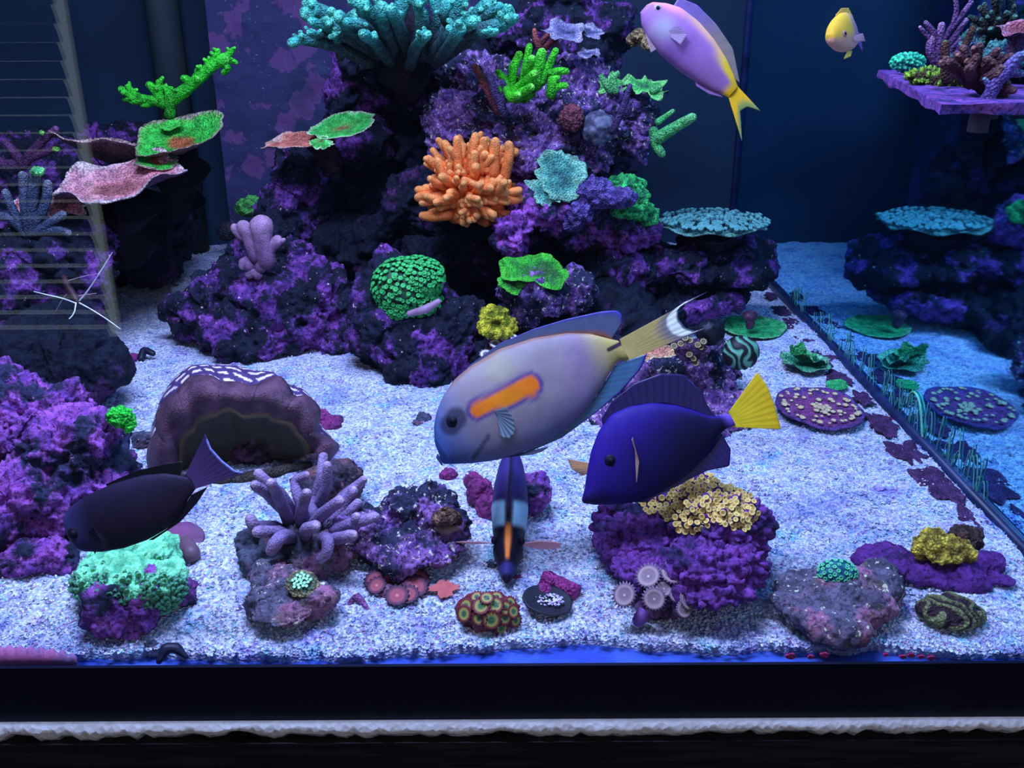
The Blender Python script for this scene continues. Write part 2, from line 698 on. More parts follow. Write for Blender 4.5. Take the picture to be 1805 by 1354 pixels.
foam = mesh_obj('foam_sheet', vv, ff, m_foam)
tag(foam, 'torn grey foam sheet squeezed under the black rim', 'foam')
mw, nt, b = _nt('dark_wood')
co = nt.nodes.new('ShaderNodeTexCoord').outputs['Object']
mp = nt.nodes.new('ShaderNodeMapping')
mp.inputs['Scale'].default_value = (3, 60, 60)
nt.links.new(co, mp.inputs[0])
c = _mix(nt, _ramp(nt, _noise(nt, mp.outputs[0], 6, 5), 0.4, 0.65), (0.010, 0.006, 0.010), (0.035, 0.020, 0.024))
nt.links.new(c, b.inputs['Base Color'])
b.inputs['Roughness'].default_value = 0.5
st = struct('aquarium_stand', XL - 0.02, XR + 0.05, 0.4235, YB + 0.02, -0.80, zf0 + 0.001, mw)
tag(st, 'dark wooden aquarium stand under the foam sheet', 'stand', kind='thing')

# overflow box crusted with coralline algae
x0, x1 = P(384, 200, 1.36).x, P(1000, 200, 1.36).x


def overflow_mat():
    m, nt, b = _nt('coralline_panel')
    co = nt.nodes.new('ShaderNodeTexCoord').outputs['Object']
    nv = nt.nodes.new('ShaderNodeTexNoise')
    nv.inputs['Scale'].default_value = 55
    nv.inputs['Detail'].default_value = 4
    nt.links.new(co, nv.inputs['Vector'])
    d = nt.nodes.new('ShaderNodeVectorMath')
    d.operation = 'MULTIPLY_ADD'
    d.inputs[1].default_value = (0.035, 0.035, 0.035)
    nt.links.new(nv.outputs['Color'], d.inputs[0])
    nt.links.new(co, d.inputs[2])
    v = nt.nodes.new('ShaderNodeTexVoronoi')
    v.inputs['Scale'].default_value = 26
    v.inputs['Randomness'].default_value = 1.0
    nt.links.new(d.outputs[0], v.inputs['Vector'])
    n = _noise(nt, co, 40, 4)
    mth = nt.nodes.new('ShaderNodeMath')
    mth.operation = 'MULTIPLY_ADD'
    mth.inputs[1].default_value = 0.5
    nt.links.new(n, mth.inputs[0])
    nt.links.new(v.outputs['Distance'], mth.inputs[2])
    mask = _ramp(nt, mth.outputs[0], 0.74, 0.66)
    n2 = _noise(nt, co, 9, 3)
    mask2 = _ramp(nt, n2, 0.30, 0.52)
    mu = nt.nodes.new('ShaderNodeMath')
    mu.operation = 'MULTIPLY'
    nt.links.new(mask, mu.inputs[0])
    nt.links.new(mask2, mu.inputs[1])
    drk = _mix(nt, _ramp(nt, n2, 0.4, 0.6), (0.008, 0.018, 0.05), (0.022, 0.022, 0.08))
    c = _mix(nt, mu.outputs[0], drk, A(66, 42, 124))
    sp = _noise(nt, co, 260, 2)
    c = _mix(nt, _ramp(nt, sp, 0.68, 0.74), c, A(80, 90, 140))
    nt.links.new(c, b.inputs['Base Color'])
    b.inputs['Roughness'].default_value = 0.8
    _bump(nt, mth.outputs[0], 0.5, 0.003, b)
    return m


nX, nZ = 90, 70
ox_ = np.linspace(x0, x1, nX)
oz_ = np.linspace(-0.005, ZT - 0.1, nZ)
V, F = [], []
for j in range(nZ):
    for i in range(nX):
        V.append((ox_[i], 1.36, oz_[j]))
V = np.array(V)
V[:, 1] -= 0.0035 * np.clip(fbm(V * 30, 5, 3), 0, 1)
F = [[j * nX + i, j * nX + i + 1, (j + 1) * nX + i + 1, (j + 1) * nX + i] for j in range(nZ - 1) for i in range(nX - 1)]
n0 = len(V)
bv, bf = box_vf(x0, x1, 1.3602, YB, -0.005, ZT - 0.1)
V = np.concatenate([V, bv])
F += [[i + n0 for i in q] for q in bf]
o = mesh_obj('overflow_box', V, F, overflow_mat(), base=((x0 + x1) / 2, 1.42, -0.005), smooth=False)
tag(o, 'tall overflow box crusted with round purple coralline patches', 'overflow box')
xa, xb = P(282, 200, 1.46).x, P(335, 200, 1.46).x
o = struct('return_pipe', xa, xb, 1.47, YB, 0.10, ZT, plain_mat('algae_pipe', (0.020, 0.040, 0.045), 0.7, 0.2, (0.035, 0.045, 0.04), 30))
bpy.data.objects.remove(o)
v, f, t = tube([((xa + xb) / 2, 1.465, 0.0), ((xa + xb) / 2, 1.465, ZT)], (0.024, 0.024), 20, False)
o = mesh_obj('return_pipe', v, f, MATS['algae_pipe'])
tag(o, 'dark green return pipe standing against the navy panel', 'pipe')

# window with a blind, behind the camera: seen only as an image in the front glass
zb0, zb1 = -0.45, 1.25
YW = -1.45


def mirror_x(px, py):
    p = P(px, py, 2 * (YF - 0.010) - YW)
    return p.x


bx1 = mirror_x(100, 60)
bx0 = bx1 - 1.0
me_, nt, b = _nt('daylight_pane')
b.inputs['Base Color'].default_value = (0.3, 0.3, 0.2, 1)
b.inputs['Emission Color'].default_value = (0.42, 0.52, 0.58, 1)
b.inputs['Emission Strength'].default_value = 1.6
win = thing('window_1', 'window with closed blind behind the photographer', 'window', ((bx0 + bx1) / 2, YW - 0.06, zb0), kind='structure')
m_sl = plain_mat('blind_slat', (0.16, 0.26, 0.34), 0.6, 0.3, (0.13, 0.22, 0.30), 12)
m_fr = plain_mat('window_frame', (0.008, 0.009, 0.010), 0.6)
v, f = box_vf(bx0 - 0.02, bx1 + 0.004, YW - 0.06, YW - 0.05, zb0, zb1)
mesh_obj('pane', v, f, me_, win, smooth=False)
mc_, nt, b = _nt('sunlit_gap')
b.inputs['Base Color'].default_value = (0.3, 0.3, 0.2, 1)
b.inputs['Emission Color'].default_value = (0.80, 0.70, 0.26, 1)
b.inputs['Emission Strength'].default_value = 0.7
v, f = box_vf(bx1 + 0.004, bx1 + 0.016, YW - 0.06, YW - 0.05, zb0, zb1)
mesh_obj('pane', v, f, mc_, win, smooth=False)
for (a0, a1, c0, c1) in ((bx1 + 0.016, bx1 + 0.036, zb0 - 0.06, zb1 + 0.06), (bx0 - 0.09, bx0 - 0.02, zb0 - 0.06, zb1 + 0.06), (bx0 - 0.02, bx1 + 0.016, zb1, zb1 + 0.06), (bx0 - 0.02, bx1 + 0.016, zb0 - 0.06, zb0)):
    v, f = box_vf(a0, a1, YW - 0.07, YW - 0.03, c0, c1)
    mesh_obj('frame', v, f, m_fr, win, smooth=False)
pitch = 30 * S(60, 250, 2 * (YF - 0.010) - YW)
slat_me = None
k = 0
z = zb0 + pitch / 2
while z < zb1:
    if slat_me is None:
        th = math.radians(66)
        hw = pitch * 0.50 / math.sin(th)
        prof = [(-1, 0), (-0.4, 0.10), (0.4, 0.10), (1, 0), (0.4, 0.06), (-0.4, 0.06)]
        V = []
        for x in (bx0, bx1):
            for a, h in prof:
                y_ = a * hw * math.cos(th) - h * hw * math.sin(th)
                z_ = a * hw * math.sin(th) + h * hw * math.cos(th)
                V.append((x, YW + y_, z + z_))
        F = [[i, (i + 1) % 6, 6 + (i + 1) % 6, 6 + i] for i in range(6)] + [list(range(6))[::-1], list(range(6, 12))]
        so = mesh_obj('slat', V, F, m_sl, win, smooth=False)
        slat_me = so
    else:
        c = slat_me.copy()
        COL.objects.link(c)
        c.parent = win
        c.location = (0, 0, k * pitch)
        BASE[c.name] = BASE[win.name]
    k += 1
    z += pitch
# ================================================================== live rock
DARK = (0.006, 0.008, 0.018)
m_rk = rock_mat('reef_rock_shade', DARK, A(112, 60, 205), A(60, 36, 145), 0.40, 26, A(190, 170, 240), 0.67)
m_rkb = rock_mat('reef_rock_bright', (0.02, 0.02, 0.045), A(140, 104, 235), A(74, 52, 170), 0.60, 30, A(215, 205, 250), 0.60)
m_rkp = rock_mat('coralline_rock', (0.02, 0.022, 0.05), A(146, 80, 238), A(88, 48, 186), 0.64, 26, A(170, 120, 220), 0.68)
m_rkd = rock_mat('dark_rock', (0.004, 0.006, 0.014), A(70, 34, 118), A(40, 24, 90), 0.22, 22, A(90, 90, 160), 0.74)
m_rkg = rock_mat('grey_rock', (0.055, 0.06, 0.085), A(120, 80, 165), A(100, 92, 140), 0.5, 26, A(180, 180, 225), 0.68, A(84, 96, 84))
m_rkn = rock_mat('nodule_rock', (0.03, 0.02, 0.07), A(112, 58, 205), A(72, 38, 160), 0.85, 24, A(150, 90, 200), 0.72)
m_rub = rock_mat('rubble_rock', (0.10, 0.085, 0.12), A(150, 104, 185), A(110, 84, 140), 0.5, 30, A(215, 215, 240), 0.61, A(108, 116, 92))

G = 'stacked rocks of the reef'
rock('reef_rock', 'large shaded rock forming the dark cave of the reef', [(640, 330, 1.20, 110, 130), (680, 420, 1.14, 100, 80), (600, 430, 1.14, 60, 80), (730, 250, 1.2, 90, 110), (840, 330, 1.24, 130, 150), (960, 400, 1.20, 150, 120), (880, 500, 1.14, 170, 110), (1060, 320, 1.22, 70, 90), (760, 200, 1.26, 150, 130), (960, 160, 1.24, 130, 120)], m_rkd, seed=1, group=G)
rock('reef_rock', 'low purple-spotted reef rock under the lilac lobed coral', [(350, 548, 1.02, 58, 46), (410, 520, 1.03, 74, 66), (445, 590, 1.0, 100, 58), (530, 555, 1.02, 110, 96), (590, 600, 1.0, 62, 58), (500, 470, 1.06, 70, 70), (380, 600, 1.0, 40, 40)], m_rk, seed=2, group=G)
rock('reef_rock', 'narrow purple reef rock rising below the green and pink plate coral', [(500, 400, 1.10, 52, 80), (425, 462, 1.12, 34, 44), (525, 320, 1.12, 40, 70), (555, 350, 1.14, 45, 80)], m_rk, seed=3, group=G)
rock('reef_rock', 'purple reef rock under the large teal branching coral', [(610, 190, 1.16, 46, 80), (660, 120, 1.16, 80, 70), (740, 140, 1.18, 90, 90), (640, 240, 1.14, 50, 50)], m_rk, seed=5, group=G)
rock('reef_rock', 'bright lavender reef rock behind the orange finger coral', [(820, 230, 1.10, 80, 80), (900, 210, 1.08, 100, 90), (960, 260, 1.05, 90, 70), (850, 150, 1.12, 70, 60)], m_rkb, seed=6, group=G, rough_scale=1.5)
rock('reef_rock', 'lavender reef rock between the mint finger coral and the bright green finger coral', [(1040, 200, 1.08, 110, 60), (1100, 220, 1.08, 60, 55), (1010, 260, 1.06, 80, 60), (1000, 150, 1.12, 90, 50)], m_rkb, seed=7, group=G, rough_scale=1.5)
rock('reef_rock', 'dim purple reef rock behind the head of the lilac anthias', [(960, 60, 1.18, 90, 60), (1050, 50, 1.18, 80, 60), (1010, 110, 1.16, 90, 50), (1000, 0, 1.18, 70, 40)], m_rk, seed=8, group=G)
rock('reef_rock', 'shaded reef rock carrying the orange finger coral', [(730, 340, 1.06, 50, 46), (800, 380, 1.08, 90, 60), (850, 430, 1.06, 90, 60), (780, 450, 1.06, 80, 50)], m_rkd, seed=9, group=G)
rock('reef_rock', 'pitted purple reef rock under the violet encrusting coral', [(905, 410, 0.98, 36, 40), (960, 375, 1.0, 60, 45), (1020, 385, 1.03, 60, 55), (1080, 400, 1.06, 80, 50), (940, 330, 1.04, 50, 40)], m_rkp, seed=10, group=G, rough_scale=1.3, pits=1.6)
rock('reef_rock', 'rounded dark reef rock behind the green star polyp dome', [(715, 540, 0.96, 96, 92), (745, 630, 0.93, 100, 84), (665, 570, 0.95, 52, 90), (800, 600, 0.95, 66, 90), (760, 680, 0.91, 80, 34)], m_rk, seed=11, group=G)
rock('reef_rock', 'flecked reef rock with a small green plate on top', [(945, 515, 0.93, 62, 44), (1000, 520, 0.95, 48, 42), (920, 540, 0.93, 36, 36)], m_rkb, seed=12, group=G, rough_scale=1.2)
rock('reef_rock', 'long low reef rock under the teal dish coral', [(1090, 470, 1.04, 70, 36), (1180, 470, 1.06, 80, 40), (1260, 470, 1.08, 70, 38), (1320, 466, 1.09, 34, 30), (1200, 520, 1.08, 110, 30), (1240, 425, 1.08, 50, 26)], m_rk, seed=13, group=G)
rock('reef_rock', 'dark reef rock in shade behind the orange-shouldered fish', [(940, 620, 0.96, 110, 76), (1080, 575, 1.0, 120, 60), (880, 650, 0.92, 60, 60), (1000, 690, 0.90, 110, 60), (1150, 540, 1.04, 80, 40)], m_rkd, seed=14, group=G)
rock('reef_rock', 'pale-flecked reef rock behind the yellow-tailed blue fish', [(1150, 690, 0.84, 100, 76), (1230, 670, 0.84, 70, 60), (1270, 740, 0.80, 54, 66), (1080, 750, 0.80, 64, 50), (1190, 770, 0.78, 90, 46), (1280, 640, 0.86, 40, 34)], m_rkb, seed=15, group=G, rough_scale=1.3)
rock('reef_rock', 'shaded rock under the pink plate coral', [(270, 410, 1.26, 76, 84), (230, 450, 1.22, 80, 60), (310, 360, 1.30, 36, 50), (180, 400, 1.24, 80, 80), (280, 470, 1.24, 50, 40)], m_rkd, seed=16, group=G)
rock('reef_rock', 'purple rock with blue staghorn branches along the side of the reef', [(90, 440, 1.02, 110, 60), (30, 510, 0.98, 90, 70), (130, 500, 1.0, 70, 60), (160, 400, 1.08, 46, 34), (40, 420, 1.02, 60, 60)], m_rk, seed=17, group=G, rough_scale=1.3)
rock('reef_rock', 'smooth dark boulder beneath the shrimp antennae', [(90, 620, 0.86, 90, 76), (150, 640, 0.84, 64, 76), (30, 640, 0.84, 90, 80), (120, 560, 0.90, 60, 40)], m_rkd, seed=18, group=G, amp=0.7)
rock('reef_rock', 'dim rubble rock behind the wide green dish coral', [(190, 262, 1.36, 60, 36), (240, 250, 1.38, 50, 34), (60, 270, 1.36, 80, 40), (20, 300, 1.3, 60, 60), (120, 300, 1.34, 80, 50)], m_rk, seed=19, group=G, rough_scale=1.4)
rock('reef_rock', 'big purple coralline boulder with a bright green coral tip', [(60, 770, 0.70, 110, 110), (140, 820, 0.67, 90, 110), (50, 880, 0.64, 120, 76), (170, 880, 0.65, 62, 70), (10, 700, 0.74, 60, 56)], m_rkp, sit=True, seed=20, group=G, vox_px=4, rough_scale=1.6, pits=1.3)
rock('reef_rock', 'small violet knobbly rock in front of the coralline boulder', [(55, 985, 0.575, 44, 32), (20, 995, 0.575, 34, 28), (100, 985, 0.58, 36, 36)], m_rkp, sit=True, seed=21, rough_scale=1.2, group=G)

# rocks standing free on the sand
G2 = 'loose rocks on the sand'
rock('sand_rock', 'speckled dark purple rock carrying a turban snail', [(730, 910, 0.640, 70, 56), (660, 940, 0.625, 66, 40), (780, 940, 0.620, 48, 50), (740, 965, 0.60, 80, 24), (620, 945, 0.62, 40, 30)], m_rkb, sit=True, seed=31, vox_px=3, group=G2, rough_scale=1.3)
rock('sand_rock', 'purple based rock holding the slate-blue branching coral', [(500, 975, 0.59, 70, 34), (450, 965, 0.60, 30, 34), (570, 960, 0.60, 70, 36), (540, 1000, 0.575, 40, 24)], m_rkg, sit=True, seed=32, vox_px=3, group=G2)
rock('sand_rock', 'brown rounded rock with a pink patch behind the branching coral', [(600, 850, 0.68, 42, 42), (560, 855, 0.68, 40, 34)], rock_mat('brown_rock', (0.05, 0.04, 0.06), A(110, 74, 110), A(80, 60, 90), 0.5, 26, A(180, 130, 140), 0.66), sit=True, seed=33, vox_px=3, group=G2)
rock('sand_rock', 'low lilac and olive rock with a small mint star coral', [(500, 1045, 0.535, 58, 40), (460, 1062, 0.52, 34, 34), (550, 1058, 0.52, 46, 34), (500, 1075, 0.51, 60, 18), (470, 1020, 0.55, 34, 30)], m_rub, sit=True, seed=34, vox_px=3, group=G2, amp=0.8)
rock('sand_rock', 'nodular violet rock topped by the yellow plating coral', [(1150, 960, 0.61, 96, 56), (1260, 940, 0.60, 88, 90), (1300, 1000, 0.565, 52, 42), (1240, 1000, 0.56, 74, 44), (1090, 920, 0.64, 40, 34), (1200, 880, 0.65, 80, 40), (1160, 1005, 0.575, 80, 30), (1250, 1030, 0.55, 74, 22), (1110, 965, 0.60, 52, 30)], m_rkn, sit=True, seed=35, vox_px=2.4, group=G2, amp=0.62, nod=1.5, pits=0.15)
rock('sand_rock', 'flat angular grey rock with a turquoise polyp coral', [(1470, 1055, 0.535, 76, 52), (1410, 1042, 0.545, 52, 36), (1540, 1042, 0.545, 56, 46), (1470, 1098, 0.51, 62, 30), (1550, 1010, 0.56, 34, 28), (1390, 1060, 0.53, 36, 22), (1430, 1080, 0.52, 50, 26), (1520, 1070, 0.525, 56, 34)], m_rub, sit=True, seed=36, vox_px=3, group=G2, amp=0.5)
rock('sand_rock', 'long flat violet rock slab under the yellow cup coral', [(1560, 985, 0.585, 56, 18), (1640, 1005, 0.575, 60, 22), (1700, 1015, 0.57, 56, 24), (1730, 995, 0.58, 38, 26), (1770, 1024, 0.56, 24, 12)], rock_mat('violet_rock', (0.05, 0.02, 0.10), A(92, 40, 180), A(70, 30, 150), 0.9, 30, A(120, 110, 220), 0.70), sit=True, seed=37, vox_px=3, group=G2, amp=0.6)
rock('sand_rock', 'purple rubble rock beside the head-on fish', [(940, 870, 0.655, 28, 44), (915, 880, 0.66, 30, 36)], m_rkp, sit=True, seed=38, vox_px=3, group=G2)
rock('sand_rock', 'pinkish coralline rubble rock next to the speckled snail rock', [(845, 870, 0.665, 26, 28), (862, 895, 0.645, 22, 28), (835, 850, 0.68, 20, 18)], rock_mat('magenta_rock', (0.08, 0.03, 0.08), A(132, 48, 160), A(96, 36, 130), 0.85, 30, A(200, 120, 200), 0.70), sit=True, seed=39, vox_px=3, group=G2)
# ================================================================== corals: builders
M_CORAL = attr_mat('coral_tissue', 0.65, 560, 1.0, 0.0016, 0.2, 0.38, 130, cells=0.55)
M_FINE = attr_mat('fine_tissue', 0.65, 700, 0.6, 0.0009, 0.2, 0.25, 110, cells=0.25)
M_SMOOTH = attr_mat('soft_tissue', 0.5, 200, 0.25, 0.0008, 0.3, 0.2, 90)
M_RIDGE = attr_mat('ridged_tissue', 0.65, 380, 1.0, 0.0024, 0.2, 0.35, 90, cells=0.6)


def ramp_cols(t, stops):
    t = np.asarray(t)
    xs_ = [s[0] for s in stops]
    return np.stack([np.interp(t, xs_, [s[1][k] for s in stops]) for k in range(3)], 1)


def branches(parent, polys, stops, mat=None, seg=9, bumps=0.10, seed=0, name='branch', Y=None, knobs=0):
    """each polyline [(px, py[, dY]) ...], r0, r1 in px -> one child mesh"""
    for i, (pl, r0, r1) in enumerate(polys):
        pts = [P(p[0], p[1], Y + (p[2] if len(p) > 2 else 0)) for p in pl]
        s = S(pl[0][0], pl[0][1], Y)
        n = len(pts)
        rad = [(r0 + (r1 - r0) * k / (n - 1)) * s for k in range(n)]
        v, f, t = tube(pts, rad, seg, True, True, bumps, seed + i)
        o = mesh_obj(name, v, f, mat or M_CORAL, parent, col=ramp_cols(t, stops))
        rk = random.Random(seed * 50 + i)
        for k in range(knobs):
            u = rk.uniform(0.45, 1.0) * (n - 1)
            a = int(min(u, n - 2))
            q = pts[a].lerp(pts[a + 1], u - a)
            r = rad[a] * rk.uniform(0.45, 0.75)
            d = Vector((rk.uniform(-1, 1), rk.uniform(-1, 0.3), rk.uniform(-0.1, 1.2))).normalized()
            v, f, t = tube([q, q + d * rad[a] * rk.uniform(1.0, 1.7)], (r, r * 0.8), 7, True, True, bumps, seed + i + k)
            mesh_obj('knob', v, f, mat or M_CORAL, o, col=ramp_cols(0.55 + 0.45 * t, stops))


def bush(parent, C, s, n, L, r, stops, dirv=(0, -0.25, 1), spread=1.0, mat=None, seed=0, seg=8, fork=0.4, flat=1.0, bumps=0.1, base_r=0.25):
    """n fingers growing from around C into the half-space of dirv; lengths and radii in px of scale s"""
    rr = random.Random(seed)
    ax, ay, az = frame_of(dirv)
    for i in range(n):
        u = (i + 0.5) / n
        th = math.acos(1 - u * spread)
        ph = i * 2.39996 + rr.uniform(-0.2, 0.2)
        d = (ax * math.cos(ph) + ay * math.sin(ph)) * math.sin(th) + az * math.cos(th) * flat
        d = d.normalized()
        ln = L * rr.uniform(0.75, 1.15) * s
        st = C + d * ln * base_r
        bend = Vector((rr.uniform(-.25, .25), rr.uniform(-.25, .25), rr.uniform(0, .35))) * ln
        e = C + d * ln + bend * 0.5
        rad = r * s * rr.uniform(0.85, 1.2)
        v, f, t = tube([st, (st + e) / 2 + bend * 0.12, e], (rad * 1.15, rad, rad * 0.85), seg, True, True, bumps, seed + i)
        o = mesh_obj('branch', v, f, mat or M_CORAL, parent, col=ramp_cols(t, stops))
        if rr.random() < fork:
            q = (st * 0.45 + e * 0.55)
            d2 = (d + Vector((rr.uniform(-1, 1), rr.uniform(-1, 1), rr.uniform(-.2, 1))) * 0.8).normalized()
            v, f, t = tube([q, q + d2 * ln * 0.45], (rad * 0.9, rad * 0.75), seg, True, True, bumps, seed + 77 + i)
            mesh_obj('twig', v, f, mat or M_CORAL, o, col=ramp_cols(0.4 + 0.6 * t, stops))


def lump(parent, name, C, r, stops_fn, mat, vox, seed=0, amp=0.2, freq=3.0, ridges=0.0, rfreq=7):
    """one rounded, uneven mass; colour from a function of (unit position, noise)"""
    V, N, F = blob_mesh([(C, r)] if not isinstance(C, list) else list(zip(C, r)), vox)
    size = max(max(q) for q in r) if isinstance(C, list) else max(r)
    nz = fbm(V / size * freq, seed, 3)
    V2 = V + N * (size * amp * nz)[:, None]
    if ridges:
        w = worley(V / size * rfreq, seed + 2)
        V2 = V2 + N * (size * ridges * (0.5 - w))[:, None]
        nz = 0.6 - w
    V2[:, 2] = np.maximum(V2[:, 2], -0.004)
    return mesh_obj(name, V2, F, mat, parent, col=stops_fn(V, N, nz))


def tone(a, b, lo=-0.35, hi=0.35):
    def fn(V, N, nz):
        t = sstep(lo, hi, nz)[:, None]
        return np.array(a)[None] * (1 - t) + np.array(b)[None] * t
    return fn


def single(name, label, cat, base_obj, group=None):
    return tag(base_obj, label, cat, group)


def lump_thing(name, label, cat, spec, a, b, mat=None, seed=0, amp=0.2, freq=3.0, ridges=0.0, rfreq=7, group=None, lo=-0.35, hi=0.35, vox_px=2.5, sit=False):
    bl = px_blobs(spec)
    s = S(*spec[0][:3])
    V, N, F = blob_mesh(bl, vox_px * s)
    size = max(max(r) for _, r in bl)
    nz = fbm(V / size * freq, seed, 3)
    d = size * amp * nz
    if ridges:
        w = worley(V / size * rfreq, seed + 2)
        d = d + size * ridges * (0.5 - w)
        nz = 0.6 - w
    c = tone(a, b, lo, hi)(V, N, nz)
    V = V + N * d[:, None]
    if sit:
        k = (CAMH + 0.003) / (CAMH - np.percentile(V[:, 2], 0.5))
        c0 = np.array(CAM)
        V = c0 + (V - c0) * k
    V[:, 2] = np.maximum(V[:, 2], -0.004)
    o = mesh_obj(name, V, F, mat or M_CORAL, None, Vector((V[:, 0].mean(), V[:, 1].mean(), V[:, 2].min())), col=c)
    return tag(o, label, cat, group)


def plate(parent, name, C, R, tilt=20, roll=0, yaw=0, ratio=0.9, rise=0.18, wave=0.07, nw=5, cols=None, mat=None, thick=0.05, seed=0, irr=0.16, nt=90, nr=16, base=None, ridge=0.0, noise_mix=0.35):
    """a thin, wavy, dished plate of radius R around C"""
    T = np.linspace(0, 2 * math.pi, nt, endpoint=False)
    out = 1 + irr * vnoise(np.stack([np.cos(T) * 1.6, np.sin(T) * 1.6, T * 0], 1), seed) + irr * 0.45 * vnoise(np.stack([np.cos(T) * 5, np.sin(T) * 5, T * 0], 1), seed + 1)
    Rm = Matrix.Rotation(math.radians(yaw), 3, 'Z') @ Matrix.Rotation(math.radians(roll), 3, 'Y') @ Matrix.Rotation(math.radians(tilt), 3, 'X')
    Rm = np.array(Rm)
    V, Cc = [], []
    rs = np.linspace(0.04, 1, nr)
    for side in (0, 1):
        for r in rs:
            x = np.cos(T) * r * out
            y = np.sin(T) * r * out * ratio
            z = rise * r ** 2 + wave * r ** 2.5 * np.sin(nw * T + seed) + 0.5 * wave * r ** 2 * vnoise(np.stack([x * 4, y * 4, T * 0], 1), seed + 3)
            if ridge and side == 0:
                z = z + ridge * r * np.sin(26 * r + 3 * vnoise(np.stack([x * 3, y * 3, T * 0], 1), seed + 8))
            if side:
                z = z - thick * (1 - 0.55 * r) - 0.10 * (1 - r) ** 2
            V.append(np.stack([x, y, z], 1))
            n = vnoise(np.stack([x * 3.2, y * 3.2, T * 0], 1), seed + 5)
            if side == 0:
                tt = np.clip(r + noise_mix * n * (1 - r ** 6), 0, 1)
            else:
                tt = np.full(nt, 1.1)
            Cc.append(ramp_cols(tt, cols))
    V = np.concatenate(V) * R
    V = V @ Rm.T + np.array(C)
    F = []
    for side in (0, 1):
        o = side * nr * nt
        for j in range(nr - 1):
            for i in range(nt):
                q = [o + j * nt + i, o + j * nt + (i + 1) % nt, o + (j + 1) * nt + (i + 1) % nt, o + (j + 1) * nt + i]
                F.append(q if side == 0 else q[::-1])
        F.append([o + i for i in range(nt)][::-1] if side == 0 else [o + i for i in range(nt)])
    o1, o2 = (nr - 1) * nt, (2 * nr - 1) * nt
    for i in range(nt):
        F.append([o1 + i, o1 + (i + 1) % nt, o2 + (i + 1) % nt, o2 + i])
    return mesh_obj(name, V, F, mat or M_CORAL, parent, base=base, col=np.concatenate(Cc))


def stem(parent, C, down, R, col, name='stem'):
    v, f, t = tube([Vector(C) + Vector(down), Vector(C) + Vector(down) * 0.5, Vector(C)], (R * 0.7, R * 0.6, R * 0.9), 22, False, False, 0.7, 3)
    return mesh_obj(name, v, f, M_CORAL, parent, col=np.tile(col, (len(v), 1)))


# polyp heads: shared meshes
POLYP = {}


def polyp_mesh(key, stops, seg=22, fringe=True, cup=0.10, stalk=0.9, teeth=0.16):
    """a round polyp: mouth, disc, rim, fringe of tentacles, stalk"""
    if key in POLYP:
        return POLYP[key]
    rings = [(0.0, 0.02), (0.16, 0.05), (0.34, 0.02), (0.55, cup * 0.5), (0.76, cup), (0.9, cup * 0.8)]
    V, C = [], []
    for r, z in rings:
        for k in range(seg):
            a = 2 * math.pi * k / seg
            V.append((r * math.cos(a), r * math.sin(a), z))
            C.append(r)
    if fringe:
        for k in range(seg):
            a = 2 * math.pi * k / seg
            rr = 1.0 + (teeth if k % 2 else -0.06)
            V.append((rr * math.cos(a), rr * math.sin(a), cup * 0.8 + (0.05 if k % 2 else -0.05)))
            C.append(1.0)
    else:
        for k in range(seg):
            a = 2 * math.pi * k / seg
            V.append((0.98 * math.cos(a), 0.98 * math.sin(a), -0.02))
            C.append(1.0)
    for r, z in ((0.80, -0.12), (0.55, -stalk * 0.5), (0.5, -stalk)):
        for k in range(seg):
            a = 2 * math.pi * k / seg
            V.append((r * math.cos(a), r * math.sin(a), z))
            C.append(1.2)
    n = len(V) // seg
    F = [[j * seg + k, (j + 1) * seg + k, (j + 1) * seg + (k + 1) % seg, j * seg + (k + 1) % seg][::-1] for j in range(n - 1) for k in range(seg)]
    me = bpy.data.meshes.new(key)
    me.from_pydata(V, [], F)
    me.polygons.foreach_set('use_smooth', [True] * len(F))
    at = me.color_attributes.new('Col', 'FLOAT_COLOR', 'POINT')
    cc = np.ones((len(V), 4))
    cc[:, :3] = ramp_cols(np.array(C), stops)
    at.data.foreach_set('color', cc.ravel())
    me.materials.append(M_SMOOTH)
    POLYP[key] = me
    return me


def put_polyp(parent, me, pos, nrm, r, spin=0.0, name='polyp'):
    x, y, z = frame_of(nrm)
    R = Matrix((x, y, z)).transposed() @ Matrix.Rotation(spin, 3, 'Z')
    o = bpy.data.objects.new(name, me)
    COL.objects.link(o)
    o.parent = parent
    mm_ = R.to_4x4() @ Matrix.Diagonal((r, r, r, 1))
    mm_.translation = Vector(pos) - BASE[parent.name]
    o.matrix_local = mm_
    return o


def fib_points(C, r, n, face=(0, -0.5, 1), thr=0.0, seed=0, jit=0.06):
    rr = random.Random(seed)
    fd = Vector(face).normalized()
    out = []
    for i in range(n):
        z = 1 - 2 * (i + 0.5) / n
        a = i * 2.39996323
        q = math.sqrt(1 - z * z)
        u = Vector((q * math.cos(a) + rr.uniform(-jit, jit), q * math.sin(a) + rr.uniform(-jit, jit), z + rr.uniform(-jit, jit))).normalized()
        p = Vector((u.x * r[0], u.y * r[1], u.z * r[2]))
        nn = Vector((u.x / r[0], u.y / r[1], u.z / r[2])).normalized()
        if nn.dot(fd) > thr:
            out.append((Vector(C) + p, nn))
    return out


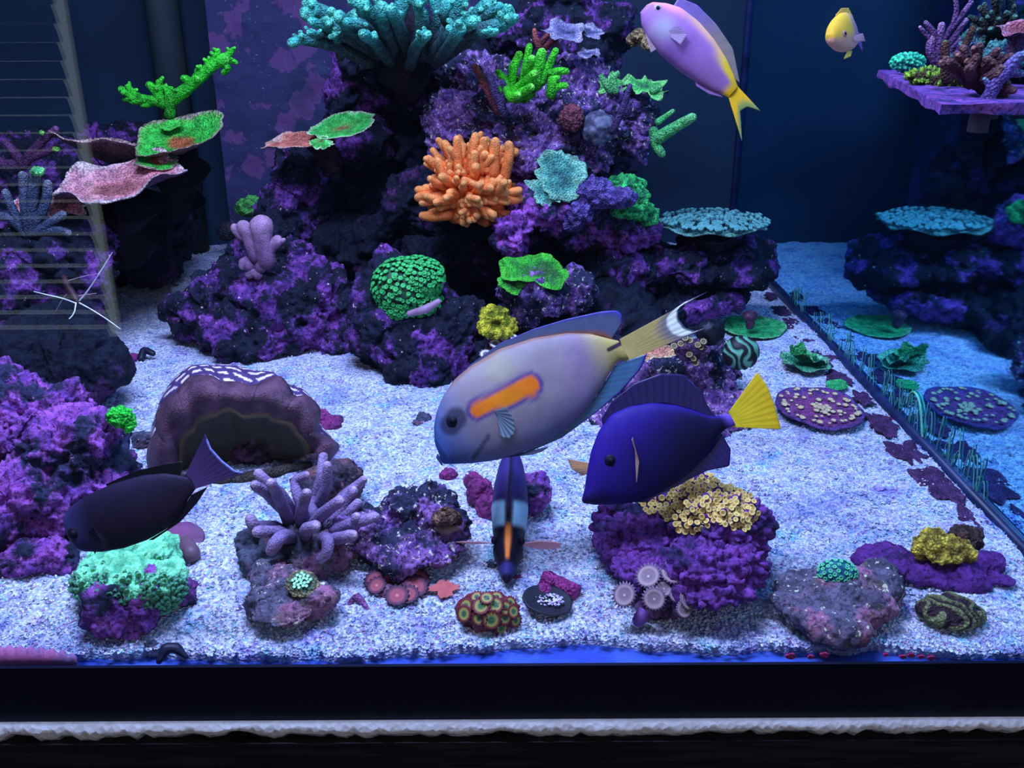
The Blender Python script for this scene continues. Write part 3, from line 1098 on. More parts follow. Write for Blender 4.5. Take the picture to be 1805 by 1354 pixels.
def small_polyps(parent, pts, r, stops, name='polyps', seg=7, tall=0.6, seed=0, mat=None, lean=None):
    """hundreds of tiny polyps: one stuff part"""
    rr = random.Random(seed)
    mb = MB()
    for p, n in pts:
        if lean is not None:
            n = (n + Vector(lean)).normalized()
        x, y, z = frame_of(n)
        q = r * rr.uniform(0.75, 1.2)
        V, C = [], []
        for ra, h, c in ((0.55, -0.3, 1.0), (0.8, tall * 0.6, 0.8), (1.0, tall, 0.6), (0.62, tall * 1.05, 0.4), (0.2, tall * 0.55, 0.0)):
            for k in range(seg):
                a = 2 * math.pi * k / seg
                V.append(tuple(p + (x * math.cos(a) + y * math.sin(a)) * ra * q + z * h * q))
                C.append(c)
        F = [[j * seg + k, j * seg + (k + 1) % seg, (j + 1) * seg + (k + 1) % seg, (j + 1) * seg + k] for j in range(4) for k in range(seg)]
        F.append([4 * seg + k for k in range(seg)])
        mb.add(V, F, ramp_cols(np.array(C), stops))
    o = mb.build(name, mat or M_SMOOTH, parent)
    o['kind'] = 'stuff'
    return o
# ================================================================== corals on the reef
def T(name, label, px, py, Y, cat='coral', group=None):
    return thing(name, label, cat, P(px, py, Y), group)


TEAL = [(0, A(60, 50, 80)), (0.45, A(44, 86, 120)), (0.72, A(40, 160, 190)), (1, A(90, 220, 225))]
t = T('branching_coral', 'large teal branching coral spreading over the top of the reef', 690, 110, 1.08)
branches(t, [
    ([(670, 90), (600, 40, -.02), (560, 18, -.03), (542, 24, -.04)], 17, 13), ([(660, 90), (590, 52, -.04), (550, 38, -.06)], 14, 8),
    ([(665, 85), (620, 48, -.05), (598, 30, -.07)], 14, 11), ([(650, 110), (585, 80, -.03), (535, 70, -.05), (515, 76, -.06)], 12, 8),
    ([(685, 90), (655, 40, -.06), (640, 8, -.08)], 15, 13), ([(695, 95), (680, 45, -.08), (672, 14, -.10)], 14, 12),
    ([(700, 90), (700, 40, -.04), (712, -6, -.04)], 15, 12), ([(720, 95), (700, 40, -.09), (690, 18, -.11)], 11, 9),
    ([(735, 90), (745, 40, -.05), (735, 2, -.06)], 14, 11), ([(745, 95), (775, 40, -.03), (765, -4, -.03)], 15, 11),
    ([(755, 95), (800, 40, -.05), (812, 0, -.06)], 15, 12), ([(765, 90), (830, 40, -.03), (858, 8, -.04)], 15, 12),
    ([(770, 95), (840, 45, -.06), (896, 22, -.08)], 14, 11), ([(770, 105), (840, 58, -.08), (884, 44, -.10), (904, 34, -.10)], 14, 10),
    ([(760, 100), (800, 55, -.09), (830, 38, -.12)], 13, 11), ([(770, 110), (800, 70, -.10), (812, 50, -.12)], 12, 10),
    ([(620, 70, -.03), (610, 46, -.05), (622, 28, -.06)], 10, 9), ([(575, 55, -.03), (560, 62, -.06), (545, 58, -.08)], 8, 6),
    ([(850, 40, -.06), (862, 24, -.08), (880, 12, -.08)], 9, 8), ([(820, 60, -.09), (850, 60, -.11), (872, 56, -.12)], 8, 7),
    ([(655, 60, -.06), (640, 44, -.10), (612, 40, -.10)], 9, 8), ([(790, 45, -.06), (782, 25, -.09), (790, 8, -.09)], 9, 8),
    ([(720, 120), (735, 80, -.08), (752, 62, -.11)], 11, 8), ([(690, 110), (660, 75, -.08), (640, 60, -.12)], 11, 8),
    ([(600, 100), (595, 70, -.03), (590, 62, -.05)], 9, 7),
], TEAL, seed=11, bumps=0.22, Y=1.08, knobs=4)
v, f, tt = tube([P(715, 150, 1.14), P(715, 120, 1.12), P(715, 84, 1.09)], (0.030, 0.030, 0.036), 24, True, False, 0.8, 2)
mesh_obj('trunk', v, f, M_CORAL, t, col=np.tile(A(28, 26, 52), (len(v), 1)))

# orange finger coral
ORG = [(0, A(150, 66, 36)), (0.5, A(208, 110, 64)), (1, A(224, 140, 100))]
t = T('finger_coral', 'bright orange finger coral with stubby pointed branches', 830, 395, 0.99)
C = P(828, 338, 1.0)
s = S(828, 338, 1.0)
lump(t, 'base', C, (70 * s, 44 * s, 58 * s), tone(A(150, 66, 34), A(206, 106, 58)), M_FINE, 3 * s, 3, 0.2)
bush(t, C, s, 78, 72, 8, ORG, (0, -0.85, 0.55), 1.0, M_FINE, seed=5, fork=0.9, base_r=0.55)
branches(t, [([(808, 300), (806, 262), (805, 246)], 9, 7), ([(832, 300), (836, 258), (838, 240)], 10, 7), ([(850, 300), (852, 262), (853, 248)], 8, 7), ([(870, 305), (872, 270), (873, 250)], 11, 8), ([(890, 310), (898, 270), (897, 256)], 10, 8), ([(790, 320), (775, 296), (772, 285)], 9, 7), ([(860, 300), (885, 272, .02), (908, 268, .02)], 9, 8), ([(775, 350), (748, 346), (738, 348)], 10, 8), ([(790, 380), (760, 382), (746, 380)], 10, 8), ([(880, 350), (905, 352), (915, 350)], 10, 8)], ORG, M_FINE, seed=21, Y=0.975)

GRN = [(0, A(24, 110, 20)), (0.5, A(44, 190, 30)), (0.85, A(70, 225, 60)), (1, A(150, 245, 150))]
t = T('finger_coral', 'neon green finger coral with pale rounded tips', 930, 168, 1.0)
branches(t, [([(905, 165), (890, 140), (878, 128)], 8, 6), ([(900, 160), (905, 120), (915, 97)], 9, 7), ([(920, 150), (928, 110), (933, 82)], 8, 6), ([(928, 155), (930, 125, -.02), (938, 104, -.03)], 9, 7), ([(945, 150), (950, 115), (955, 94)], 11, 9), ([(955, 145), (970, 112), (979, 90)], 8, 6), ([(900, 168), (925, 147, -.02), (942, 131, -.04)], 10, 8), ([(885, 160), (910, 166, -.02), (936, 154, -.04)], 10, 7), ([(890, 150), (900, 172, -.03), (912, 168, -.04)], 8, 7)], GRN, seed=31, Y=1.0)
lump(t, 'base', P(912, 160, 1.01), (0.02, 0.014, 0.012), tone(A(24, 110, 20), A(44, 160, 30)), M_CORAL, 0.002, 3)
t = T('finger_coral', 'small neon green coral with two short stubs beside the taller one', 980, 165, 1.0)
branches(t, [([(972, 165), (974, 142), (980, 138)], 10, 8), ([(972, 130), (985, 126), (998, 126)], 8, 6), ([(975, 160), (985, 152), (996, 151)], 7, 6), ([(972, 168), (972, 150), (974, 130)], 8, 7)], GRN, seed=35, Y=0.995)
BRN = [(0, A(60, 30, 60)), (0.6, A(120, 60, 84)), (1, A(190, 110, 110))]
t = T('finger_coral', 'dusky pink finger coral with one long pointed branch', 872, 195, 1.02)
branches(t, [([(880, 195), (858, 155), (838, 118)], 9, 6), ([(878, 190), (866, 165), (850, 150)], 7, 5)], BRN, seed=36, Y=1.01)
VIO = [(0, A(30, 20, 70)), (1, A(70, 60, 150))]
t = T('finger_coral', 'dark violet finger branch against the lavender rock', 880, 190, 1.0)
branches(t, [([(888, 200), (874, 165), (862, 130)], 9, 6), ([(884, 190), (890, 160), (886, 145)], 7, 5)], VIO, seed=37, Y=0.99)
t = T('finger_coral', 'thin dark violet forked branch below the pale green frilled coral', 1080, 225, 1.0)
branches(t, [([(1080, 230), (1098, 190), (1110, 152)], 7, 5), ([(1092, 205), (1104, 195), (1112, 180)], 5, 4)], VIO, seed=38, Y=0.99)
t = T('finger_coral', 'maroon branching coral under the blue lavender plates', 960, 80, 1.1)
branches(t, [([(955, 90), (945, 70), (942, 54)], 8, 4), ([(960, 85), (975, 72), (982, 78)], 6, 4), ([(950, 80), (965, 62), (970, 60)], 6, 4)], BRN, seed=39, Y=1.09)

LAV = [(0, A(50, 60, 130)), (0.6, A(100, 110, 205)), (0.9, A(140, 150, 235)), (1.1, A(60, 60, 120))]
t = T('plate_coral', 'blue lavender plate coral at the top of the rock', 1015, 75, 1.08)
plate(t, 'plate', P(1000, 58, 1.07), 36 * S(1015, 60, 1.07), 28, 0, 0, 0.8, 0.1, 0.14, 5, LAV, seed=4, irr=0.4)
plate(t, 'plate', P(1036, 56, 1.09), 30 * S(1015, 60, 1.07), 24, 8, 0, 0.8, 0.1, 0.12, 4, LAV, seed=9, irr=0.4)
plate(t, 'plate', P(1036, 95, 1.06), 22 * S(1015, 60, 1.07), 26, 0, 0, 0.8, 0.1, 0.12, 4, LAV, seed=12, irr=0.3)
PGR = [(0, A(40, 110, 90)), (0.6, A(60, 190, 110)), (0.9, A(110, 215, 150)), (1.1, A(60, 80, 90))]
t = T('plate_coral', 'pale green frilled coral on the rock edge', 1110, 165, 1.05)
plate(t, 'plate', P(1135, 152, 1.04), 34 * S(1110, 150, 1.04), 30, 8, 0, 0.8, 0.05, 0.2, 6, PGR, seed=5, irr=0.45)
plate(t, 'plate', P(1085, 150, 1.05), 34 * S(1110, 150, 1.04), 34, -10, 0, 0.8, 0.05, 0.24, 5, PGR, seed=6, irr=0.45)
branches(t, [([(1085, 160), (1080, 140), (1088, 130)], 7, 5), ([(1075, 160), (1064, 142), (1060, 136)], 7, 5), ([(1150, 160), (1162, 155)], 6, 4)], [(0, A(50, 130, 100)), (1, A(90, 200, 140))], seed=40, Y=1.03)
MINT = [(0, A(40, 110, 90)), (0.5, A(70, 190, 130)), (1, A(110, 225, 170))]
t = T('finger_coral', 'mint finger coral reaching out from the side of the reef', 1160, 260, 1.02)
branches(t, [([(1158, 244), (1190, 224, -.01), (1220, 207, -.02)], 12, 8), ([(1152, 232), (1156, 255), (1166, 270)], 9, 8), ([(1160, 215), (1172, 206), (1186, 196)], 6, 4)], MINT, seed=41, Y=1.02)
TE2 = [(0, A(40, 100, 130)), (0.6, A(60, 150, 170)), (0.9, A(110, 190, 205)), (1.1, A(40, 70, 110))]
t = T('plate_coral', 'teal encrusting plate coral right of the orange coral', 985, 340, 0.98)
plate(t, 'plate', P(985, 306, 0.98), 46 * S(985, 320, 0.98), 62, 20, 0, 1.0, 0.0, 0.06, 3, TE2, M_CORAL, seed=7, irr=0.3)
plate(t, 'plate', P(962, 338, 0.97), 34 * S(985, 320, 0.98), 58, 30, 0, 0.8, 0.0, 0.08, 3, TE2, M_CORAL, seed=8, irr=0.3)
t['label'] = 'teal encrusting plate coral beside the orange finger coral'
lump_thing('encrusting_coral', 'violet blue velvety lump coral', 'coral', [(1045, 340, 0.985, 36, 30), (1085, 348, 0.98, 40, 18), (1020, 372, 0.98, 30, 24), (1010, 390, 0.98, 22, 18)], A(54, 44, 150), A(84, 76, 190), seed=9, amp=0.12, freq=5)
lump_thing('encrusting_coral', 'sea green lobed coral behind the violet lump coral', 'coral', [(1100, 325, 1.02, 36, 16), (1120, 350, 1.01, 26, 22), (1105, 372, 1.0, 28, 12), (1135, 380, 1.03, 26, 22)], A(24, 120, 90), A(50, 205, 130), seed=10, amp=0.16, freq=4)
lump_thing('dome_coral', 'smooth grey blue dome coral tucked in the lavender rock', 'coral', [(1055, 225, 1.0, 30, 30)], A(44, 50, 96), A(74, 84, 140), M_SMOOTH, seed=11, amp=0.08)
lump_thing('encrusting_coral', 'maroon ridged coral patch in the lavender rock', 'coral', [(1008, 208, 1.0, 22, 24)], A(70, 34, 70), A(110, 60, 96), seed=12, amp=0.1, ridges=0.3, rfreq=5)
t = T('zoanthid_colony', 'brown button polyps beside the orange finger coral', 930, 290, 0.99)
C = P(930, 268, 1.02)
s = S(930, 268, 1.02)
lump(t, 'mat', C, (30 * s, 22 * s, 32 * s), tone(A(40, 26, 54), A(60, 40, 74)), M_SMOOTH, 3 * s, 4)
me = polyp_mesh('brown_button', [(0, A(120, 90, 110)), (0.35, A(70, 48, 70)), (0.75, A(150, 110, 110)), (0.9, A(60, 40, 70)), (1.2, A(40, 26, 50))])
for p, n in fib_points(C, (31 * s, 23 * s, 33 * s), 110, (0, -0.9, 0.4), 0.2, 4):
    put_polyp(t, me, p, n, 4.6 * s)

DISH = [(0, A(30, 46, 100)), (0.5, A(40, 80, 130)), (0.85, A(60, 140, 170)), (1.0, A(90, 170, 200)), (1.1, A(24, 30, 70))]
t = T('dish_coral', 'frilly teal dish coral on a dark stalk', 1258, 440, 1.06)
C = P(1258, 396, 1.06)
s = S(1258, 396, 1.06)
plate(t, 'plate', C, 94 * s, 2, -1, 0, 0.8, 0.02, 0.04, 7, DISH, M_CORAL, seed=14, irr=0.10, thick=0.07)
small_polyps(t, [(C + Vector((math.cos(a) * r * 94 * s, math.sin(a) * r * 75 * s, 0.02 * 94 * s * r * r + 0.002 + math.sin(a) * r * 75 * s * 0.035)), Vector((math.cos(a) * 0.6, math.sin(a) * 0.6, 1))) for a, r in [(random.uniform(0, 6.28), random.uniform(0.05, 1.0) ** 0.6) for _ in range(320)]], 4.5 * s, [(0, A(50, 110, 160)), (0.5, A(70, 150, 185)), (1, A(40, 80, 130))], 'frills', 6, 1.6)
stem(t, C + Vector((0, 0, -0.003)), (0, 0.01, -0.05), 50 * s, A(20, 22, 44))

PL = [(0, A(50, 100, 70)), (0.5, A(36, 120, 64)), (0.75, A(40, 165, 56)), (1.0, A(60, 190, 64)), (1.1, A(40, 90, 60))]
t = T('plate_coral', 'small green plate coral on the flecked rock', 945, 500, 0.92)
plate(t, 'plate', P(942, 478, 0.92), 60 * S(942, 480, 0.92), 20, 6, 0, 0.8, 0.1, 0.10, 4, PL, seed=15, irr=0.25)
plate(t, 'plate', P(905, 494, 0.905), 28 * S(942, 480, 0.92), 34, 0, 0, 0.8, -0.2, 0.1, 4, PL, seed=16, irr=0.25)
lump_thing('encrusting_coral', 'mustard green lumpy coral above the white-ringed polyps', 'coral', [(872, 556, 0.895, 26, 20), (860, 574, 0.89, 20, 16), (892, 575, 0.89, 22, 20), (875, 585, 0.885, 30, 12)], A(90, 110, 20), A(176, 186, 50), seed=17, amp=0.16, freq=3.5)
# white ringed zoanthids
t = T('zoanthid_colony', 'white-ringed purple button polyps behind the orange-shouldered fish', 890, 620, 0.885)
me = polyp_mesh('white_ring', [(0, A(150, 140, 200)), (0.2, A(90, 70, 130)), (0.4, A(110, 90, 150)), (0.52, A(230, 225, 250)), (0.76, A(235, 230, 250)), (0.88, A(90, 60, 120)), (1.0, A(130, 110, 190)), (1.2, A(60, 40, 90))])
s = S(890, 605, 0.88)
lump(t, 'mat', P(888, 614, 0.90), (34 * s, 26 * s, 14 * s), tone(A(50, 34, 70), A(80, 54, 100)), M_SMOOTH, 3 * s, 4)
for px, py, r in ((873, 606, 11), (893, 605, 11), (888, 596, 8), (911, 602, 9), (856, 624, 11), (905, 594, 7)):
    put_polyp(t, me, P(px, py, 0.88), Vector((random.uniform(-.2, .2), -0.55, 1)), r * s, random.random())

# green star dome
t = T('polyp_dome', 'round dome of deep green star polyps', 715, 570, 0.90)
s = S(716, 508, 0.88)
Yd = YH(716, 508, 0.90)
cs = [P(712, 505, Yd + 0.012), P(735, 490, Yd + 0.014), P(705, 535, Yd + 0.012), P(735, 525, Yd + 0.014)]
rs_ = [(56 * s, 0.030, 50 * s), (48 * s, 0.028, 36 * s), (38 * s, 0.026, 30 * s), (44 * s, 0.026, 36 * s)]
lump(t, 'base', cs, rs_, tone(A(24, 60, 56), A(30, 80, 70)), M_SMOOTH, 3 * s, 3, 0.06)
pts = []
for c_, r_ in zip(cs, rs_):
    for p, n in fib_points(c_, tuple(q * 1.02 for q in r_), 420, (0, -0.9, 0.5), -0.05, 6, 0.09):
        if all(sum(((p[a] - c2_[a]) / r2_[a]) ** 2 for a in range(3)) > 0.93 for c2_, r2_ in zip(cs, rs_)):
            pts.append((p, n))
small_polyps(t, pts, 4.9 * s, [(0, A(30, 150, 90)), (0.45, A(40, 176, 108)), (0.7, A(20, 100, 70)), (1, A(10, 44, 44))], 'polyps', 6, 0.9, 3, lean=(0, -0.2, 0.5))
v, f, tt = tube([P(722, 553, 0.868), P(750, 545, 0.866), P(772, 532, 0.87)], (0.003, 0.0042, 0.003), 8, True, True)
mesh_obj('edge_fold', v, f, M_SMOOTH, t, col=np.tile(A(120, 100, 170), (len(v), 1)))

# lilac lobes
t = T('lobed_coral', 'lilac lobed coral with rounded knobs on the low reef rock', 455, 480, 1.0)
LIL = [(0, A(74, 48, 110)), (0.5, A(106, 84, 160)), (1, A(146, 126, 205))]
branches(t, [([(470, 460), (464, 425), (461, 400)], 16, 21), ([(450, 450), (440, 418), (430, 402)], 13, 14), ([(445, 430), (425, 405), (418, 404)], 8, 9), ([(460, 470), (475, 440), (488, 424)], 12, 10), ([(475, 450), (468, 438), (470, 430)], 11, 12), ([(440, 470), (432, 460), (428, 468)], 10, 8), ([(455, 485), (445, 478), (440, 484)], 10, 8), ([(480, 440), (492, 428), (500, 423)], 6, 4), ([(430, 420), (424, 416), (414, 402)], 7, 8)], LIL, M_FINE, seed=51, Y=0.985)
lump_thing('dome_coral', 'small fuzzy green dome coral behind the lilac lobes', 'coral', [(440, 366, 1.16, 26, 17), (445, 355, 1.165, 14, 12)], A(36, 110, 70), A(70, 180, 100), seed=18, amp=0.1, freq=5)
lump_thing('dome_coral', 'dim dark ball coral beside the lilac lobes', 'coral', [(399, 408, 1.125, 17, 18)], A(16, 24, 44), A(30, 36, 60), seed=19, amp=0.06)

# plates of the reef's left shoulder
GPK = [(0, A(150, 90, 110)), (0.55, A(190, 110, 120)), (0.85, A(200, 120, 130)), (0.97, A(200, 170, 200)), (1.1, A(120, 80, 110))]
GPG = [(0, A(120, 90, 80)), (0.25, A(60, 170, 90)), (0.85, A(44, 190, 100)), (0.95, A(120, 215, 170)), (1.0, A(200, 220, 230)), (1.1, A(90, 80, 100))]
t = T('plate_coral', 'pair of stacked plates, one salmon pink and one green', 565, 265, 1.05)
s = S(560, 240, 1.05)
plate(t, 'plate', P(525, 250, 1.05), 64 * s, 10, -8, 0, 0.75, 0.06, 0.05, 3, GPK, seed=21, irr=0.22)
plate(t, 'plate', P(604, 226, 1.05), 60 * s, 20, -10, 0, 0.8, 0.12, 0.04, 3, GPG, seed=22, irr=0.15, noise_mix=0.15)
plate(t, 'plate', P(566, 252, 1.02), 22 * s, 34, 0, 0, 0.8, 0.0, 0.1, 3, GPG, seed=23, irr=0.3, noise_mix=0.5)
stem(t, P(565, 250, 1.06), (0.005, 0.02, -0.03), 0.02, A(40, 30, 60))

GPL = [(0, A(150, 80, 60)), (0.22, A(150, 90, 64)), (0.34, A(40, 170, 70)), (0.75, A(44, 205, 90)), (0.9, A(70, 190, 90)), (0.97, A(150, 150, 170)), (1.1, A(96, 80, 120))]
t = T('dish_coral', 'wide green dish coral with brown patches and a pale rim', 300, 295, 1.06)
s = S(320, 250, 1.08)
plate(t, 'plate', P(326, 252, 1.08), 84 * s, 20, -10, 0, 0.9, 0.26, 0.06, 3, GPL, M_RIDGE, seed=25, irr=0.12, noise_mix=0.22)
GPB = [(0, A(150, 70, 60)), (0.5, A(120, 60, 70)), (0.9, A(110, 90, 120)), (1.0, A(190, 170, 210)), (1.1, A(70, 56, 96))]
plate(t, 'plate', P(205, 276, 1.10), 118 * s, -9, 9, 0, 0.55, 0.20, 0.05, 4, GPB, M_RIDGE, seed=26, irr=0.12)
plate(t, 'plate', P(278, 283, 1.05), 40 * s, 22, 0, 0, 0.7, 0.05, 0.08, 3, GPL, M_RIDGE, seed=27, irr=0.2)
plate(t, 'plate', P(300, 222, 1.10), 20 * s, 24, 0, 0, 0.8, 0.1, 0.05, 3, [(0, A(40, 190, 80)), (1, A(60, 210, 90)), (1.1, A(40, 90, 60))], M_RIDGE, seed=28, irr=0.2)
stem(t, P(300, 285, 1.10), (0, 0.03, -0.06), 0.035, A(18, 13, 34))
PNK = [(0, A(140, 90, 120)), (0.25, A(160, 100, 140)), (0.42, A(190, 126, 180)), (0.9, A(205, 140, 205)), (1.0, A(225, 185, 240)), (1.1, A(96, 64, 130))]
t = T('dish_coral', 'large rose pink ridged dish coral below the green one', 200, 385, 1.02)
s = S(210, 330, 1.02)
plate(t, 'plate', P(213, 330, 1.02), 112 * s, 13, -7, 0, 0.85, 0.20, 0.10, 4, PNK, M_RIDGE, seed=29, irr=0.14, ridge=0.014, nr=30, nt=120)
plate(t, 'plate', P(110, 362, 1.0), 36 * s, 40, 10, 0, 0.8, -0.1, 0.08, 4, PNK, M_RIDGE, seed=30, irr=0.3, ridge=0.02, nr=20)
plate(t, 'plate', P(34, 362, 0.99), 18 * s, 50, 0, 0, 0.9, -0.1, 0.05, 4, PNK, M_RIDGE, seed=32, irr=0.2)
stem(t, P(190, 345, 1.06), (0.0, 0.04, -0.06), 0.05, A(18, 13, 34))

NEON = [(0, A(20, 90, 24)), (0.5, A(36, 190, 50)), (0.8, A(44, 220, 60)), (1, A(90, 235, 110))]
t = T('branching_coral', 'neon green antler coral standing clear of the navy panel', 300, 205, 1.12)
branches(t, [([(300, 200), (300, 182), (325, 160), (350, 138), (372, 118), (396, 104)], 11, 10), ([(385, 110), (400, 98), (410, 88)], 8, 5), ([(372, 118), (378, 100), (384, 90)], 7, 5), ([(335, 150), (330, 140), (324, 138)], 8, 6), ([(355, 135), (352, 124), (348, 126)], 8, 6), ([(368, 122), (366, 112), (370, 110)], 8, 6), ([(400, 104), (412, 108), (416, 110)], 6, 4), ([(392, 110), (402, 120), (394, 128)], 7, 5),
             ([(300, 186), (270, 176), (240, 172), (214, 158)], 11, 6), ([(285, 180), (275, 160), (264, 150)], 9, 7), ([(280, 175), (282, 156), (280, 146)], 8, 6), ([(245, 172), (232, 162), (226, 154)], 8, 6), ([(250, 176), (236, 178), (228, 175)], 8, 6), ([(295, 182), (298, 165), (292, 155)], 8, 6), ([(310, 176), (316, 164), (322, 156)], 8, 6), ([(265, 178), (262, 184), (252, 186)], 7, 5)], NEON, seed=55, bumps=0.2, Y=1.12, knobs=2)
v, f, tt = tube([P(302, 250, 1.14), P(300, 215, 1.13), P(298, 180, 1.12)], (0.012, 0.009, 0.007), 10, False)
mesh_obj('trunk', v, f, M_SMOOTH, t, col=np.tile(A(20, 40, 30), (len(v), 1)))
STAG = [(0, A(36, 44, 90)), (0.6, A(56, 76, 140)), (1, A(130, 150, 215))]
t = T('branching_coral', 'slate blue staghorn coral at the edge of the purple rock', 50, 410, 0.97)
branches(t, [([(55, 405), (56, 360), (62, 310)], 10, 9), ([(50, 405), (44, 365), (40, 310)], 10, 8), ([(60, 400), (80, 360), (84, 325)], 9, 8), ([(45, 410), (20, 385), (-6, 380)], 10, 8), ([(55, 410), (85, 395), (110, 378)], 9, 7), ([(40, 405), (18, 360), (10, 340)], 8, 7), ([(60, 410), (95, 405), (120, 410)], 8, 6)], STAG, seed=57, Y=0.97)
PURF = [(0, A(50, 26, 80)), (0.7, A(86, 50, 130)), (1, A(120, 80, 170))]
t = T('branching_coral', 'dim purple finger coral in front of the rubble rock', 50, 290, 1.1)
branches(t, [([(40, 290), (65, 258), (98, 228)], 10, 6), ([(38, 285), (20, 262), (8, 250)], 9, 6), ([(50, 280), (80, 268), (92, 262)], 8, 6), ([(30, 290), (10, 290), (-10, 280)], 10, 8)], PURF, seed=58, Y=1.1)
lump_thing('encrusting_coral', 'tiny mint coral tip on the staghorn', 'coral', [(66, 302, 0.962, 14, 8)], A(60, 190, 150), A(110, 230, 150), seed=59)
lump_thing('encrusting_coral', 'small yellow green coral speck by the dim purple fingers', 'coral', [(74, 234, 1.09, 6, 5), (99, 263, 1.09, 8, 5)], A(80, 200, 120), A(140, 230, 60), seed=60)
lump_thing('encrusting_coral', 'neon green coral tip on the big coralline boulder', 'coral', [(212, 735, YH(200, 755, 0.655) - .006, 24, 18), (226, 748, YH(200, 755, 0.65) - .008, 14, 14)], A(20, 190, 60), A(40, 250, 80), seed=61, amp=0.18, freq=5)

# right wing of the reef
bl = px_blobs([(1306, 622, 0.80, 33, 32)])
V, N, F = blob_mesh(bl, 2.0 * S(1306, 622, 0.80))
q = V / 0.0052
rd = np.sin(q[:, 0] * 4.2 + 5.0 * vnoise(q * 0.45, 5) + q[:, 2] * 1.2)
V2 = V + N * (-0.0009 * sstep(0.0, 0.6, rd))[:, None]
o = mesh_obj('brain_coral', V2, F, M_SMOOTH, None, Vector((V[:, 0].mean(), V[:, 1].mean(), V[:, 2].min())), col=tone(A(16, 20, 34), A(70, 150, 160), 0.0, 0.5)(V, N, rd))
tag(o, 'black and turquoise striped brain coral by the fish tail', 'coral')
lump_thing('ball_sponge', 'black ball sponge behind the tail of the orange-shouldered fish', 'sponge', [(1252, 586, 0.82, 26, 24)], (0.004, 0.005, 0.010), (0.008, 0.008, 0.016), M_SMOOTH, seed=63, amp=0.05)
t = T('plate_coral', 'pale salmon crust coral under the fish tail', 1150, 625, 0.83)
plate(t, 'plate', P(1150, 616, 0.80), 40 * S(1150, 620, 0.80), 16, -4, 0, 0.6, -0.1, 0.08, 5, [(0, A(170, 110, 130)), (0.8, A(210, 150, 150)), (1.0, A(240, 200, 190)), (1.1, A(70, 44, 80))], seed=64, irr=0.3)
t = T('zoanthid_colony', 'scattered olive ringed polyps on the pale-flecked rock', 1220, 640, 0.80)
me = polyp_mesh('olive_ring', [(0, A(110, 110, 90)), (0.3, A(60, 60, 60)), (0.6, A(70, 70, 60)), (0.75, A(160, 160, 120)), (0.9, A(60, 56, 60)), (1.2, A(40, 36, 50))], 14)
s = S(1220, 620, 0.79)
for px, py in ((1216, 600), (1230, 608), (1200, 606), (1188, 610), (1215, 625), (1226, 640), (1235, 612), (1222, 632), (1208, 596), (1240, 602)):
    put_polyp(t, me, P(px, py, 0.785), Vector((random.uniform(-.3, .3), -0.7, 0.8)), 6.5 * s)
lump(t, 'mat', P(1215, 616, 0.80), (34 * s, 16 * s, 22 * s), tone(A(50, 34, 90), A(90, 60, 140)), M_CORAL, 3 * s, 9, 0.2)

lump_thing('encrusting_sponge', 'cream sponge knob on the rock under the anthias chin', 'sponge', [(1128, 62, 1.13, 14, 12), (1142, 78, 1.12, 12, 10), (1118, 70, 1.14, 14, 12)], A(90, 84, 90), A(160, 150, 130), seed=66, amp=0.25, freq=4)
# ================================================================== corals, shells and animals on the sand
def TF(name, label, px, py, cat='coral', group=None):
    """a thing standing on the sand at this spot"""
    b = FL(px, py)
    return thing(name, label, cat, b, group), b


# slate-blue branching coral
SLB = [(0, A(54, 46, 110)), (0.5, A(104, 98, 190)), (0.85, A(128, 120, 210)), (1, A(180, 165, 225))]
Yb = 0.580
t = T('branching_coral', 'slate blue coral with thick antler branches over pale sand', 540, 975, Yb)
branches(t, [
    ([(520, 930), (500, 880, -.01), (470, 852, -.02), (456, 836, -.02)], 13, 9), ([(515, 935), (490, 875, -.03), (478, 852, -.04)], 12, 9), ([(500, 900, -.01), (470, 870, -.03), (450, 856, -.04)], 10, 9),
    ([(530, 930), (532, 900, -.03), (540, 870, -.04)], 12, 9), ([(545, 930), (556, 880, .02), (566, 845, .02), (570, 806, .03)], 14, 9), ([(555, 900, .02), (574, 860, .01), (577, 822, .01)], 11, 9),
    ([(560, 930), (600, 880, .02), (625, 860, .03), (640, 846, .03)], 12, 8), ([(545, 935), (570, 905, -.02), (598, 884, -.03)], 12, 10), ([(570, 930), (605, 900, 0), (622, 866, 0)], 10, 9),
    ([(575, 940), (615, 905, -.01), (630, 888, -.01)], 11, 9), ([(560, 945), (600, 930, -.03), (640, 918, -.04), (660, 912, -.04)], 12, 9), ([(580, 950), (620, 935, -.03), (628, 912, -.04)], 11, 9),
    ([(515, 945), (480, 930, -.02), (450, 928, -.03), (442, 916, -.03)], 13, 10), ([(520, 950), (490, 938, -.04), (455, 938, -.05)], 11, 10), ([(525, 955), (500, 945, -.05), (486, 958, -.06), (478, 970, -.06)], 13, 10),
    ([(540, 955), (540, 935, -.05), (555, 928, -.06)], 12, 10), ([(555, 955), (575, 950, -.05), (576, 972, -.06), (566, 984, -.06)], 12, 9), ([(570, 955), (600, 948, -.05), (620, 944, -.06)], 11, 10),
    ([(590, 950), (640, 940, -.02), (680, 935, -.02)], 10, 7), ([(540, 920), (530, 890, -.01), (520, 850, 0), (538, 838, 0)], 10, 8), ([(600, 945), (650, 955, -.03), (672, 950, -.03)], 10, 7)],
    SLB, M_FINE, seed=61, bumps=0.12, Y=Yb)
lump(t, 'base', P(548, 950, Yb), (0.030, 0.020, 0.016), tone(A(40, 36, 80), A(64, 60, 120)), M_CORAL, 0.0015, 4, 0.2)

